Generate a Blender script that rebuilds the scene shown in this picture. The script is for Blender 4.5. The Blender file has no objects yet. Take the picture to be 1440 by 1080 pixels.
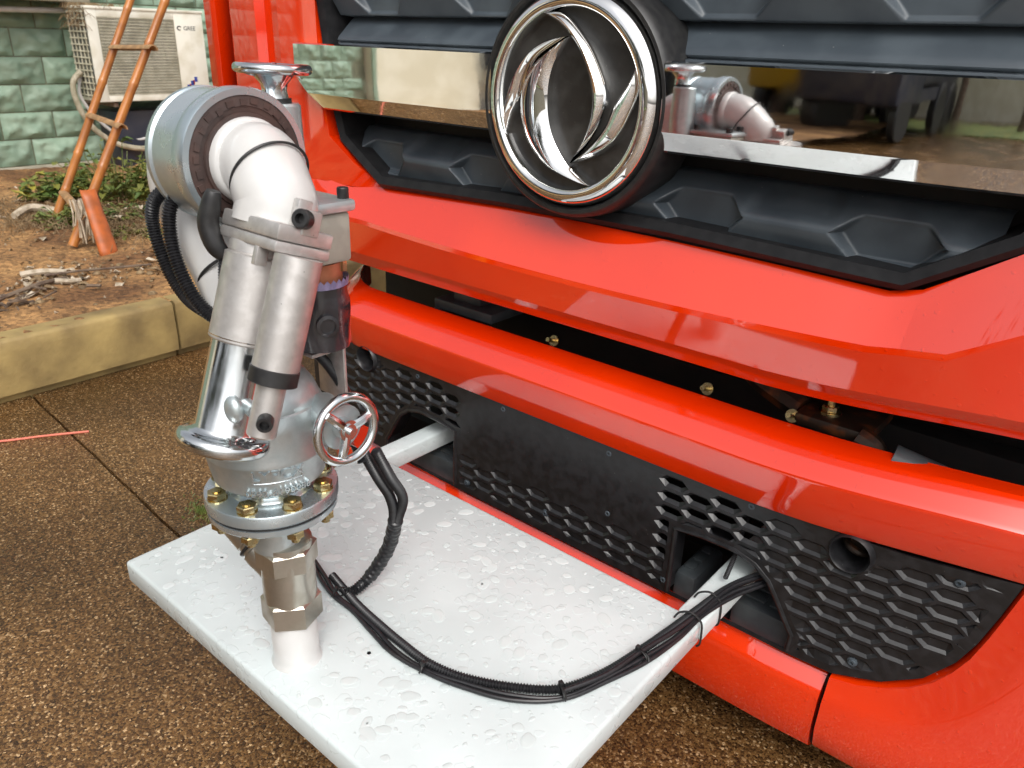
import bpy, bmesh, math, random
from mathutils import Vector, Matrix, noise
from mathutils.geometry import delaunay_2d_cdt
random.seed(7)
PI = math.pi
V = Vector
scn = bpy.context.scene
COL = scn.collection

# ------------------------------------------------------------------ camera, sky, sun, exposure
cd = bpy.data.cameras.new('camera')
cam = bpy.data.objects.new('camera', cd)
COL.objects.link(cam)
cd.sensor_width = 36.0
cd.lens = 27.43
cd.clip_start = 0.02
cd.clip_end = 2000.0
cam.matrix_world = Matrix(((0.76158, -0.28446, 0.58230, 0.0),
                           (0.64727, 0.28925, -0.70525, 0.0),
                           (0.03219, 0.91401, 0.40441, 1.35),
                           (0, 0, 0, 1)))
cd.dof.use_dof = True
cd.dof.focus_distance = 1.35
cd.dof.aperture_fstop = 9.0
scn.camera = cam

world = bpy.data.worlds.new('World')
scn.world = world
world.use_nodes = True
wn = world.node_tree.nodes; wl = world.node_tree.links
SUN_EL, SUN_AZ = math.radians(50), math.radians(128)
sky = wn.new('ShaderNodeTexSky'); sky.sky_type = 'NISHITA'; sky.sun_disc = False
sky.sun_elevation = SUN_EL; sky.sun_rotation = SUN_AZ
sky.air_density = 1.0; sky.dust_density = 6.0; sky.ozone_density = 1.0
hsv = wn.new('ShaderNodeHueSaturation'); hsv.inputs['Saturation'].default_value = 0.22
bg = wn['Background']; bg.inputs['Strength'].default_value = 0.15
wl.new(sky.outputs[0], hsv.inputs['Color']); wl.new(hsv.outputs[0], bg.inputs['Color'])

sl = bpy.data.lights.new('sun', 'SUN'); sl.energy = 0.5; sl.angle = math.radians(30); sl.color = (1.0, 0.96, 0.9)
sun = bpy.data.objects.new('sun', sl); COL.objects.link(sun)
sd = V((math.sin(SUN_AZ) * math.cos(SUN_EL), math.cos(SUN_AZ) * math.cos(SUN_EL), math.sin(SUN_EL)))
sun.rotation_euler = sd.to_track_quat('Z', 'Y').to_euler()
sun.location = sd * 30
scn.view_settings.view_transform = 'Standard'
scn.view_settings.look = 'None'
scn.view_settings.gamma = 1.0
scn.view_settings.use_curve_mapping = False
scn.view_settings.exposure = 0.42

# ------------------------------------------------------------------ materials
def mat(name, col, rough=0.5, metal=0.0, col2=None, nscale=20.0, ndetail=5.0, lo=0.4, hi=0.6, bump=0.0, bscale=None,
        bdist=0.002, coat=0.0, rough2=None, spec=0.5, emis=None, dots=None, trans=0.0, ior=1.5, coatr=0.05):
    m = bpy.data.materials.new(name); m.use_nodes = True
    N = m.node_tree.nodes; L = m.node_tree.links
    p = N['Principled BSDF']
    p.inputs['Base Color'].default_value = (*col, 1); p.inputs['Roughness'].default_value = rough
    p.inputs['Metallic'].default_value = metal; p.inputs['Specular IOR Level'].default_value = spec
    p.inputs['Coat Weight'].default_value = coat; p.inputs['Coat Roughness'].default_value = coatr
    p.inputs['Transmission Weight'].default_value = trans; p.inputs['IOR'].default_value = ior
    tc = N.new('ShaderNodeTexCoord')
    nz = N.new('ShaderNodeTexNoise'); nz.inputs['Scale'].default_value = nscale; nz.inputs['Detail'].default_value = ndetail
    L.new(tc.outputs['Object'], nz.inputs['Vector'])
    rp = N.new('ShaderNodeMapRange'); rp.inputs['From Min'].default_value = lo; rp.inputs['From Max'].default_value = hi
    L.new(nz.outputs['Fac'], rp.inputs['Value'])
    last = None
    if col2:
        mx = N.new('ShaderNodeMix'); mx.data_type = 'RGBA'
        mx.inputs[6].default_value = (*col, 1); mx.inputs[7].default_value = (*col2, 1)
        L.new(rp.outputs[0], mx.inputs[0]); last = mx.outputs[2]
    if dots:
        dc, dscale, dth = dots
        vo = N.new('ShaderNodeTexVoronoi'); vo.inputs['Scale'].default_value = dscale
        L.new(tc.outputs['Object'], vo.inputs['Vector'])
        lt = N.new('ShaderNodeMath'); lt.operation = 'LESS_THAN'; lt.inputs[1].default_value = dth
        L.new(vo.outputs['Distance'], lt.inputs[0])
        m2 = N.new('ShaderNodeMix'); m2.data_type = 'RGBA'; m2.inputs[7].default_value = (*dc, 1)
        m2.inputs[6].default_value = (*col, 1)
        if last: L.new(last, m2.inputs[6])
        L.new(lt.outputs[0], m2.inputs[0]); last = m2.outputs[2]
    if last: L.new(last, p.inputs['Base Color'])
    if rough2 is not None:
        rr = N.new('ShaderNodeMapRange'); rr.inputs['To Min'].default_value = rough; rr.inputs['To Max'].default_value = rough2
        L.new(rp.outputs[0], rr.inputs['Value']); L.new(rr.outputs[0], p.inputs['Roughness'])
    if bump:
        b = N.new('ShaderNodeBump'); b.inputs['Strength'].default_value = bump; b.inputs['Distance'].default_value = bdist
        n2 = N.new('ShaderNodeTexNoise'); n2.inputs['Scale'].default_value = bscale or nscale; n2.inputs['Detail'].default_value = 6
        L.new(tc.outputs['Object'], n2.inputs['Vector']); L.new(n2.outputs['Fac'], b.inputs['Height'])
        L.new(b.outputs[0], p.inputs['Normal'])
    m['p'] = 1
    return m

def wet_bump(m, scale, th, dist, strength=0.6, rough_in=None):
    """irregular flat water patches: a voronoi field warped by noise, stepped to a low plateau"""
    N = m.node_tree.nodes; L = m.node_tree.links; p = N['Principled BSDF']
    tc = N.new('ShaderNodeTexCoord')
    wn_ = N.new('ShaderNodeTexNoise'); wn_.inputs['Scale'].default_value = scale * 0.9; wn_.inputs['Detail'].default_value = 2
    L.new(tc.outputs['Object'], wn_.inputs['Vector'])
    sc = N.new('ShaderNodeVectorMath'); sc.operation = 'SCALE'; sc.inputs['Scale'].default_value = 0.9 / scale
    L.new(wn_.outputs['Color'], sc.inputs[0])
    ad = N.new('ShaderNodeVectorMath'); ad.operation = 'ADD'
    L.new(tc.outputs['Object'], ad.inputs[0]); L.new(sc.outputs[0], ad.inputs[1])
    vo = N.new('ShaderNodeTexVoronoi'); vo.inputs['Scale'].default_value = scale
    L.new(ad.outputs[0], vo.inputs['Vector'])
    sel = N.new('ShaderNodeSeparateColor'); L.new(vo.outputs['Color'], sel.inputs[0])
    thr = N.new('ShaderNodeMath'); thr.operation = 'MULTIPLY'; thr.inputs[1].default_value = th
    L.new(sel.outputs[0], thr.inputs[0])
    sub = N.new('ShaderNodeMath'); sub.operation = 'SUBTRACT'
    L.new(thr.outputs[0], sub.inputs[0]); L.new(vo.outputs['Distance'], sub.inputs[1])
    mr = N.new('ShaderNodeMapRange'); mr.interpolation_type = 'SMOOTHSTEP'
    mr.inputs['From Min'].default_value = 0.0; mr.inputs['From Max'].default_value = 0.09
    L.new(sub.outputs[0], mr.inputs['Value'])
    b = N.new('ShaderNodeBump'); b.inputs['Strength'].default_value = strength; b.inputs['Distance'].default_value = dist
    L.new(mr.outputs[0], b.inputs['Height'])
    old = p.inputs['Normal'].links[0].from_socket if p.inputs['Normal'].is_linked else None
    if old: L.new(old, b.inputs['Normal'])
    L.new(b.outputs[0], p.inputs['Normal'])
    if rough_in is not None:
        r = N.new('ShaderNodeMapRange'); r.inputs['To Min'].default_value = p.inputs['Roughness'].default_value
        r.inputs['To Max'].default_value = rough_in
        L.new(mr.outputs[0], r.inputs['Value']); L.new(r.outputs[0], p.inputs['Roughness'])

M = {}
M['red'] = mat('red_paint', (0.80, 0.034, 0.0005), 0.5, 0, (0.72, 0.026, 0.0005), 3, 3, spec=0.0, coat=1.0, coatr=0.04, bump=0.05, bscale=9, bdist=0.01)
wet_bump(M['red'], 75, 0.26, 0.001, 0.55)
M['red'].node_tree.nodes['Principled BSDF'].inputs['Coat IOR'].default_value = 2.15
M['black'] = mat('black_plastic', (0.010, 0.010, 0.011), 0.30, 0, (0.017, 0.017, 0.019), 60, 6, bump=0.10, bscale=900, bdist=0.0006, rough2=0.38, dots=((0.16, 0.16, 0.15), 60, 0.035))
M['slate'] = mat('dark_grey_plastic', (0.045, 0.057, 0.069), 0.38, 0, (0.062, 0.078, 0.092), 14, 5, bump=0.08, bscale=700, bdist=0.0005, rough2=0.46, dots=((0.2, 0.2, 0.19), 34, 0.03))
M['rubber'] = mat('black_rubber', (0.012, 0.012, 0.013), 0.45, 0, (0.02, 0.02, 0.02), 80, 4)
M['frame'] = mat('matt_black_trim', (0.011, 0.011, 0.012), 0.42, 0, (0.016, 0.016, 0.017), 60, 4, spec=0.22)
M['cable'] = mat('cable_sheath', (0.012, 0.012, 0.014), 0.3, 0, (0.02, 0.02, 0.022), 200, 4)
M['void'] = mat('shade_and_steel_black', (0.006, 0.006, 0.006), 0.7, 0, (0.012, 0.01, 0.009), 12, 5)  # near-black: shade of gaps and hollows put into the colour, plus hidden steel
M['chrome'] = mat('chrome', (0.88, 0.88, 0.87), 0.03, 1.0, (0.84, 0.84, 0.82), 16, 8, lo=.52, hi=.75, rough2=0.11, bump=0.05, bscale=4, bdist=0.005, dots=((0.45, 0.42, 0.36), 70, 0.03))
M['chrome2'] = mat('polished_zinc', (0.72, 0.74, 0.75), 0.10, 1.0, (0.62, 0.65, 0.66), 30, 4, bump=0.05, bscale=40, bdist=0.001, rough2=0.22)
M['galv'] = mat('galvanised_casting', (0.58, 0.63, 0.64), 0.30, 0.75, (0.46, 0.52, 0.53), 35, 8, bump=0.35, bscale=260, bdist=0.0008, rough2=0.5, lo=0.35, hi=0.65)
M['galvs'] = mat('smooth_zinc_plate', (0.60, 0.66, 0.68), 0.22, 0.8, (0.48, 0.56, 0.60), 18, 8, bump=0.06, bscale=200, bdist=0.0005, rough2=0.36)
M['alu'] = mat('anodised_aluminium', (0.62, 0.60, 0.58), 0.36, 0.7, (0.50, 0.48, 0.46), 55, 9, dots=((0.20, 0.19, 0.17), 60, 0.04), bump=0.05, bscale=400, bdist=0.0004, rough2=0.46)
M['nickel'] = mat('nickel_plated_brass', (0.52, 0.49, 0.43), 0.28, 0.9, (0.42, 0.385, 0.32), 38, 10, lo=.4, hi=.72, bump=0.04, bscale=150, bdist=0.0006, rough2=0.45)
M['zincy'] = mat('yellow_zinc', (0.62, 0.49, 0.24), 0.22, 1.0, (0.42, 0.36, 0.20), 90, 5, rough2=0.38)
M['white'] = mat('white_enamel', (0.61, 0.67, 0.67), 0.30, 0, (0.55, 0.605, 0.605), 5, 9, bump=0.03, bscale=120, bdist=0.001, dots=((0.25, 0.25, 0.23), 55, 0.010))
wet_bump(M['white'], 40, 0.66, 0.001, 0.4, 0.15)
M['pipe'] = mat('white_pipe_paint', (0.63, 0.63, 0.62), 0.30, 0, (0.54, 0.53, 0.51), 14, 10, lo=.35, hi=.7, bump=0.06, bscale=90, bdist=0.001, coat=0.3)
M['brown'] = mat('brown_seal', (0.085, 0.05, 0.042), 0.48, 0, (0.055, 0.036, 0.032), 25, 8, bump=0.15, bscale=200, bdist=0.0006)
M['box'] = mat('grey_cast_box', (0.36, 0.35, 0.30), 0.55, 0.15, (0.30, 0.29, 0.25), 40, 6, bump=0.3, bscale=400, bdist=0.0006)
M['bag'] = mat('black_plastic_wrap', (0.02, 0.02, 0.022), 0.18, 0, (0.035, 0.033, 0.04), 15, 6, bump=0.7, bscale=22, bdist=0.004, coat=0.5)
M['lilac'] = mat('torn_bag_edge', (0.28, 0.25, 0.42), 0.3, 0, (0.18, 0.16, 0.28), 80, 5)
M['copper'] = mat('enamelled_motor_can', (0.30, 0.10, 0.05), 0.35, 0.4, (0.45, 0.18, 0.1), 20, 5)
M['disc'] = mat('emblem_backing', (0.019, 0.018, 0.017), 0.36, 0, (0.04, 0.039, 0.037), 25, 6, bump=0.08, bscale=300, bdist=0.0005, dots=((0.14, 0.13, 0.11), 90, 0.04))
M['step'] = mat('grey_step_plastic', (0.05, 0.06, 0.065), 0.5, 0, (0.03, 0.035, 0.04), 20, 6, bump=0.2, bscale=300, bdist=0.0006)
M['rust'] = mat('oily_rusty_steel', (0.03, 0.02, 0.014), 0.4, 0.4, (0.22, 0.07, 0.02), 30, 8, lo=0.5, hi=0.75)
M['bamboo'] = mat('varnished_bamboo', (0.50, 0.19, 0.045), 0.35, 0, (0.36, 0.13, 0.035), 9, 8, bump=0.1, bscale=60, bdist=0.002, coat=0.3)
M['rung'] = mat('weathered_bamboo', (0.46, 0.27, 0.13), 0.6, 0, (0.30, 0.17, 0.08), 25, 8, bump=0.3, bscale=90, bdist=0.003)
M['terra'] = mat('orange_split_bamboo', (0.52, 0.13, 0.03), 0.42, 0, (0.36, 0.10, 0.03), 14, 8, bump=0.2, bscale=60, bdist=0.002)
M['acw'] = mat('yellowed_appliance_white', (0.80, 0.78, 0.68), 0.45, 0, (0.62, 0.58, 0.45), 7, 8, lo=0.45, hi=0.75, bump=0.05, bscale=60)
M['acm'] = mat('weathered_wire', (0.68, 0.64, 0.50), 0.5, 0, (0.50, 0.47, 0.35), 12, 6)
M['acd'] = mat('dusty_fins', (0.07, 0.08, 0.075), 0.6, 0, (0.12, 0.11, 0.08), 30, 6)
M['print'] = mat('dark_print', (0.03, 0.035, 0.04), 0.5)
M['printr'] = mat('red_print', (0.45, 0.03, 0.03), 0.5)
M['printb'] = mat('blue_print', (0.03, 0.06, 0.3), 0.5)
M['hose'] = mat('dirty_insulation', (0.45, 0.40, 0.30), 0.7, 0, (0.28, 0.25, 0.17), 18, 6, bump=0.4, bscale=50, bdist=0.004)
M['concrete'] = mat('pale_concrete', (0.42, 0.38, 0.30), 0.8, 0, (0.30, 0.27, 0.20), 8, 8, bump=0.4, bscale=60, bdist=0.004)
M['kerb'] = mat('painted_kerb', (0.46, 0.335, 0.13), 0.55, 0, (0.20, 0.14, 0.06), 6.0, 13, lo=0.3, hi=0.7, bump=0.5, bscale=45, bdist=0.004)
M['plaster'] = mat('cream_plaster', (0.80, 0.77, 0.62), 0.8, 0, (0.70, 0.66, 0.50), 2.5, 9, bump=0.2, bscale=30, bdist=0.004)
M['leafg'] = mat('weed_leaf', (0.085, 0.14, 0.03), 0.5, 0, (0.18, 0.19, 0.04), 5, 3)
M['leafy'] = mat('yellowing_leaf', (0.30, 0.26, 0.04), 0.5, 0, (0.16, 0.19, 0.04), 6, 3)
M['dry'] = mat('dry_litter', (0.30, 0.21, 0.11), 0.8, 0, (0.14, 0.09, 0.045), 30, 5)
M['pale'] = mat('bleached_litter', (0.55, 0.47, 0.36), 0.7, 0, (0.36, 0.29, 0.20), 30, 5)
M['twig'] = mat('bark', (0.10, 0.065, 0.045), 0.8, 0, (0.18, 0.13, 0.09), 20, 6, bump=0.5, bscale=60, bdist=0.003)
M['pink'] = mat('pink_string', (0.75, 0.20, 0.13), 0.5)
M['crown'] = mat('tree_leaves', (0.05, 0.085, 0.025), 0.6, 0, (0.09, 0.11, 0.03), 4, 4)
M['yellow'] = mat('yellow_paint', (0.75, 0.42, 0.02), 0.5)
M['navy'] = mat('dark_truck_paint', (0.02, 0.025, 0.045), 0.4, 0, (0.05, 0.05, 0.06), 3, 5)
M['glassd'] = mat('dark_window', (0.02, 0.025, 0.03), 0.05)
M['water'] = mat('water_film', (0.60, 0.66, 0.655), 0.06, 0)

def greens():
    m = mat('green_block_glaze', (0.22, 0.33, 0.24), 0.42, 0, (0.30, 0.40, 0.30), 6, 10, lo=0.3, hi=0.7, bump=0.5, bscale=26, bdist=0.006, rough2=0.6)
    N = m.node_tree.nodes; L = m.node_tree.links; p = N['Principled BSDF']
    oi = N.new('ShaderNodeObjectInfo'); src = p.inputs['Base Color'].links[0].from_socket
    h = N.new('ShaderNodeHueSaturation'); mr = N.new('ShaderNodeMapRange')
    mr.inputs['To Min'].default_value = 0.8; mr.inputs['To Max'].default_value = 1.2
    L.new(oi.outputs['Random'], mr.inputs['Value']); L.new(mr.outputs[0], h.inputs['Value'])
    L.new(src, h.inputs['Color']); L.new(h.outputs[0], p.inputs['Base Color'])
    return m
M['block'] = greens()
M['mortar'] = mat('pale_mortar', (0.22, 0.23, 0.15), 0.85, 0, (0.15, 0.16, 0.11), 20, 6)

def aggregate():
    m = bpy.data.materials.new('exposed_aggregate'); m.use_nodes = True
    N = m.node_tree.nodes; L = m.node_tree.links; p = N['Principled BSDF']
    tc = N.new('ShaderNodeTexCoord')
    v1 = N.new('ShaderNodeTexVoronoi'); v1.inputs['Scale'].default_value = 210
    v2 = N.new('ShaderNodeTexVoronoi'); v2.inputs['Scale'].default_value = 520
    for v in (v1, v2): L.new(tc.outputs['Object'], v.inputs['Vector'])
    s = N.new('ShaderNodeSeparateColor'); L.new(v1.outputs['Color'], s.inputs[0])
    r = N.new('ShaderNodeValToRGB'); e = r.color_ramp.elements
    e[0].position = 0.0; e[0].color = (0.04, 0.020, 0.008, 1); e[1].position = 1.0; e[1].color = (0.62, 0.42, 0.22, 1)
    for pos, c in ((0.35, (0.10, 0.050, 0.018, 1)), (0.62, (0.165, 0.083, 0.028, 1)), (0.86, (0.22, 0.12, 0.043, 1)), (0.96, (0.34, 0.21, 0.10, 1))):
        q = r.color_ramp.elements.new(pos); q.color = c
    L.new(s.outputs[0], r.inputs[0])
    s2 = N.new('ShaderNodeSeparateColor'); L.new(v2.outputs['Color'], s2.inputs[0])
    r2 = N.new('ShaderNodeMapRange'); r2.inputs['To Min'].default_value = 0.65; r2.inputs['To Max'].default_value = 1.3
    L.new(s2.outputs[1], r2.inputs['Value'])
    n = N.new('ShaderNodeTexNoise'); n.inputs['Scale'].default_value = 1.3; n.inputs['Detail'].default_value = 8
    L.new(tc.outputs['Object'], n.inputs['Vector'])
    r3 = N.new('ShaderNodeMapRange'); r3.inputs['From Min'].default_value = 0.35; r3.inputs['From Max'].default_value = 0.68
    r3.inputs['To Min'].default_value = 0.55; r3.inputs['To Max'].default_value = 1.25
    L.new(n.outputs['Fac'], r3.inputs['Value'])
    mu = N.new('ShaderNodeMath'); mu.operation = 'MULTIPLY'; L.new(r2.outputs[0], mu.inputs[0]); L.new(r3.outputs[0], mu.inputs[1])
    h = N.new('ShaderNodeHueSaturation'); L.new(mu.outputs[0], h.inputs['Value']); L.new(r.outputs[0], h.inputs['Color'])
    L.new(h.outputs[0], p.inputs['Base Color'])
    rr = N.new('ShaderNodeMapRange'); rr.inputs['From Min'].default_value = 0.35; rr.inputs['From Max'].default_value = 0.65
    rr.inputs['To Min'].default_value = 0.06; rr.inputs['To Max'].default_value = 0.34
    L.new(n.outputs['Fac'], rr.inputs['Value']); L.new(rr.outputs[0], p.inputs['Roughness'])
    b = N.new('ShaderNodeBump'); b.inputs['Strength'].default_value = 0.8; b.inputs['Distance'].default_value = 0.002; b.invert = True
    L.new(v1.outputs['Distance'], b.inputs['Height']); L.new(b.outputs[0], p.inputs['Normal'])
    return m
M['aggr'] = aggregate()

def soilm():
    m = mat('dry_soil', (0.40, 0.22, 0.085), 0.9, 0, (0.17, 0.08, 0.03), 2.2, 12, lo=0.38, hi=0.62, bump=1.0, bscale=30, bdist=0.03)
    N = m.node_tree.nodes; L = m.node_tree.links; p = N['Principled BSDF']
    src = p.inputs['Base Color'].links[0].from_socket
    tc = N.new('ShaderNodeTexCoord'); vo = N.new('ShaderNodeTexVoronoi'); vo.inputs['Scale'].default_value = 55
    L.new(tc.outputs['Object'], vo.inputs['Vector'])
    s = N.new('ShaderNodeSeparateColor'); L.new(vo.outputs['Color'], s.inputs[0])
    r = N.new('ShaderNodeMapRange'); r.inputs['To Min'].default_value = 0.6; r.inputs['To Max'].default_value = 1.45
    L.new(s.outputs[0], r.inputs['Value'])
    h = N.new('ShaderNodeHueSaturation'); L.new(r.outputs[0], h.inputs['Value']); L.new(src, h.inputs['Color'])
    L.new(h.outputs[0], p.inputs['Base Color'])
    return m
M['soil'] = soilm()

# ------------------------------------------------------------------ mesh builder
def frame_of(d):
    d = V(d).normalized()
    a = V((0, 0, 1)) if abs(d.z) < 0.9 else V((1, 0, 0))
    u = d.cross(a).normalized(); w = d.cross(u).normalized()
    return u, w, d

PINV = {}
class MB:
    def __init__(s): s.v = []; s.f = []
    def add(s, vs, fs):
        n = len(s.v); s.v += [tuple(v) for v in vs]; s.f += [tuple(i + n for i in f) for f in fs]
    def box(s, x0, x1, y0, y1, z0, z1, mtx=None, b=0.0):
        if b:
            bm = bmesh.new(); bmesh.ops.create_cube(bm, size=1)
            for v in bm.verts: v.co = V((x0 + (v.co.x + .5) * (x1 - x0), y0 + (v.co.y + .5) * (y1 - y0), z0 + (v.co.z + .5) * (z1 - z0)))
            bmesh.ops.bevel(bm, geom=list(bm.edges), offset=b, segments=2, affect='EDGES', profile=0.5)
            bm.verts.index_update()
            vs = [v.co.copy() for v in bm.verts]; fs = [[v.index for v in f.verts] for f in bm.faces]; bm.free()
        else:
            vs = [V((x, y, z)) for x in (x0, x1) for y in (y0, y1) for z in (z0, z1)]
            fs = [(0, 1, 3, 2), (4, 6, 7, 5), (0, 4, 5, 1), (2, 3, 7, 6), (0, 2, 6, 4), (1, 5, 7, 3)]
        if mtx: vs = [mtx @ v for v in vs]
        s.add(vs, fs); return s
    def lathe(s, prof, o, ax, n=48, cap=True, closed=False, ph=0.0):
        u, w, d = frame_of(ax); o = V(o); vs = []; fs = []
        for r, h in prof:
            for i in range(n):
                a = 2 * PI * i / n + ph
                vs.append(o + d * h + (u * math.cos(a) + w * math.sin(a)) * r)
        m = len(prof)
        for j in range(m - 1 + (1 if closed else 0)):
            k = (j + 1) % m
            for i in range(n):
                i2 = (i + 1) % n
                fs.append((j * n + i, j * n + i2, k * n + i2, k * n + i))
        if cap and not closed:
            fs.append(tuple(range(n))[::-1]); fs.append(tuple((m - 1) * n + i for i in range(n)))
        s.add(vs, fs); return s
    def cyl(s, a, b, r, r2=None, n=24):
        a = V(a); b = V(b); return s.lathe([(r, 0), (r if r2 is None else r2, (b - a).length)], a, b - a, n)
    def hexp(s, o, ax, r, h, ph=0.0):
        return s.lathe([(r * .93, 0), (r, h * .1), (r, h * .88), (r * .9, h)], o, ax, 6, ph=ph)
    def torus(s, o, ax, R, r, n=48, m=12, flat=1.0):
        prof = [(R + r * math.cos(2 * PI * k / m), r * flat * math.sin(2 * PI * k / m)) for k in range(m)]
        return s.lathe(prof, o, ax, n, closed=True)
    def ball(s, o, r, n=12, sc=(1, 1, 1)):
        o = V(o); vs = []; fs = []; m = n // 2 + 1
        for j in range(m + 1):
            t = PI * j / m
            for i in range(n):
                a = 2 * PI * i / n
                vs.append(o + V((math.sin(t) * math.cos(a) * sc[0], math.sin(t) * math.sin(a) * sc[1], math.cos(t) * sc[2])) * r)
        for j in range(m):
            for i in range(n):
                fs.append((j * n + i, (j + 1) * n + i, (j + 1) * n + (i + 1) % n, j * n + (i + 1) % n))
        s.add(vs, fs); return s
    def tube(s, path, r, n=12, step=None, rib=None, smooth=True, cap=True):
        P = [V(p) for p in path]
        if smooth and len(P) > 2:
            Q = []
            for i in range(len(P) - 1):
                p0 = P[max(i - 1, 0)]; p1 = P[i]; p2 = P[i + 1]; p3 = P[min(i + 2, len(P) - 1)]
                for k in range(8):
                    t = k / 8
                    Q.append(0.5 * ((2 * p1) + (p2 - p0) * t + (2 * p0 - 5 * p1 + 4 * p2 - p3) * t * t + (3 * p1 - p0 - 3 * p2 + p3) * t ** 3))
            Q.append(P[-1]); P = Q
        if step:
            Q = [P[0]]; acc = 0
            cum = [0]
            for i in range(1, len(P)): cum.append(cum[-1] + (P[i] - P[i - 1]).length)
            k = 1; d = step
            while d < cum[-1]:
                while cum[k] < d: k += 1
                t = (d - cum[k - 1]) / max(cum[k] - cum[k - 1], 1e-9)
                Q.append(P[k - 1].lerp(P[k], t)); d += step
            Q.append(P[-1]); P = Q
        vs = []; fs = []; u = None
        N_ = len(P)
        for j, p in enumerate(P):
            d = (P[min(j + 1, N_ - 1)] - P[max(j - 1, 0)]).normalized()
            if u is None: u = frame_of(d)[0]
            u = (u - d * u.dot(d)).normalized(); w = d.cross(u)
            rr = r(j / (N_ - 1)) if callable(r) else r
            if rib: rr += rib * (1 if j % 2 else -1) * 0.5
            for i in range(n):
                a = 2 * PI * i / n
                vs.append(p + (u * math.cos(a) + w * math.sin(a)) * rr)
        for j in range(N_ - 1):
            for i in range(n):
                fs.append((j * n + i, j * n + (i + 1) % n, (j + 1) * n + (i + 1) % n, (j + 1) * n + i))
        if cap: fs.append(tuple(range(n))[::-1]); fs.append(tuple((N_ - 1) * n + i for i in range(n)))
        s.add(vs, fs); return s
    def prism(s, pts, h, fn=None):
        """pts: list of 3D points of an outline; h: vector of extrusion"""
        n = len(pts); h = V(h); a = [V(p) for p in pts]; b = [p + h for p in a]
        fs = [tuple(range(n)), tuple(range(n, 2 * n))[::-1]] + [(i, (i + n), ((i + 1) % n) + n, (i + 1) % n) for i in range(n)]
        s.add(a + b, fs); return s
    def grid(s, rows, closed=False):
        m = len(rows); n = len(rows[0]); vs = [p for r in rows for p in r]; fs = []
        for j in range(m - 1):
            for i in range(n - 1): fs.append((j * n + i, j * n + i + 1, (j + 1) * n + i + 1, (j + 1) * n + i))
        s.add(vs, fs); return s
    def build(s, name, m, parent=None, label=None, cat=None, group=None, kind=None, smooth=True, ang=32, solid=None, weld=False, wn=False):
        me = bpy.data.meshes.new(name); me.from_pydata(s.v, [], s.f)
        bm = bmesh.new(); bm.from_mesh(me)
        if weld: bmesh.ops.remove_doubles(bm, verts=bm.verts, dist=1e-5)
        bmesh.ops.recalc_face_normals(bm, faces=bm.faces)
        bm.to_mesh(me); bm.free()
        if smooth:
            for p in me.polygons: p.use_smooth = True
            me.set_sharp_from_angle(angle=math.radians(ang))
        me.materials.append(m if not isinstance(m, str) else M[m])
        o = bpy.data.objects.new(name, me); COL.objects.link(o)
        if parent is not None:
            o.parent = parent
            if parent.type == 'EMPTY':
                o.matrix_parent_inverse = PINV.get(parent.name) or Matrix.Translation(-V(parent.location))
        if solid:
            md = o.modifiers.new('solid', 'SOLIDIFY'); md.thickness = abs(solid); md.offset = -1 if solid > 0 else 1
        if wn:
            md = o.modifiers.new('facets', 'WEIGHTED_NORMAL'); md.keep_sharp = True; md.weight = 100
        tag(o, label, cat, group, kind)
        return o

def tag(o, label=None, cat=None, group=None, kind=None):
    if label: o['label'] = label
    if cat: o['category'] = cat
    if group: o['group'] = group
    if kind: o['kind'] = kind
    return o

def thing(name, loc, label, cat, group=None):
    o = bpy.data.objects.new(name, None); o.location = loc; o.empty_display_size = 0.1
    COL.objects.link(o); return tag(o, label, cat, group)

def dup(o, parent, off):
    c = o.copy(); COL.objects.link(c); c.parent = parent; c.location = V(o.location) + V(off); return c

def text_mesh(txt, size, depth=0.0):
    cu = bpy.data.curves.new('t', 'FONT'); cu.body = txt; cu.size = size; cu.extrude = depth; cu.align_x = 'CENTER'; cu.align_y = 'CENTER'
    cu.resolution_u = 3
    o = bpy.data.objects.new('t', cu); COL.objects.link(o)
    dg = bpy.context.evaluated_depsgraph_get(); dg.update()
    me = o.evaluated_get(dg).to_mesh()
    vs = [v.co.copy() for v in me.vertices]; fs = [tuple(p.vertices) for p in me.polygons]
    o.evaluated_get(dg).to_mesh_clear(); bpy.data.objects.remove(o); bpy.data.curves.remove(cu)
    return vs, fs

def yf(x):
    """plan curve of the truck's nose"""
    return 1.08 + (0.35 * max(0, x + .33) ** 2 if x > -.78 else 0.06 * max(0, -x - 1.23) ** 2)
def lift(x, h=.02):
    q = min(1, max(0, (x + .42) / .38)); return h * q * q * (3 - 2 * q)
def F(x, z, dy=0.0): return V((x, yf(x) + dy, z))
def frange(a, b, n): return [a + (b - a) * i / (n - 1) for i in range(n)]

# ================================================================== SETTING
# ground sheet far out, two cast aggregate slabs above it with an open joint between them
MB().grid([[V((x, y, -0.03)) for x in (-400, 400)] for y in (-400, 400)]).build('ground', 'aggr', kind='structure')
def joint_y(x): return 0.805 - 0.068 * (x + 1.44) + 0.0012 * math.sin(x * 19)
xs = [-30, -3.24] + frange(-3.2, -1.2, 60) + [3, 30]
jl = [V((x, joint_y(x) + 0.0018 * noise.noise(V((x * 60, 0, 3))), 0)) for x in xs]
ju = [V((x, joint_y(x) + 0.009 + 0.0022 * noise.noise(V((x * 63, 9, 3))), 0)) for x in xs]
low = MB(); low.grid([[V((p.x, -30, 0)) for p in jl], jl, [p - V((0, 0, .028)) for p in jl]])
low.build('pavement', 'aggr', kind='structure', smooth=False)
up = MB(); up.grid([[V((p.x, 30, 0)) for p in ju], ju, [p - V((0, 0, .028)) for p in ju]])
up.build('pavement', 'aggr', kind='structure', smooth=False)

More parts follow.
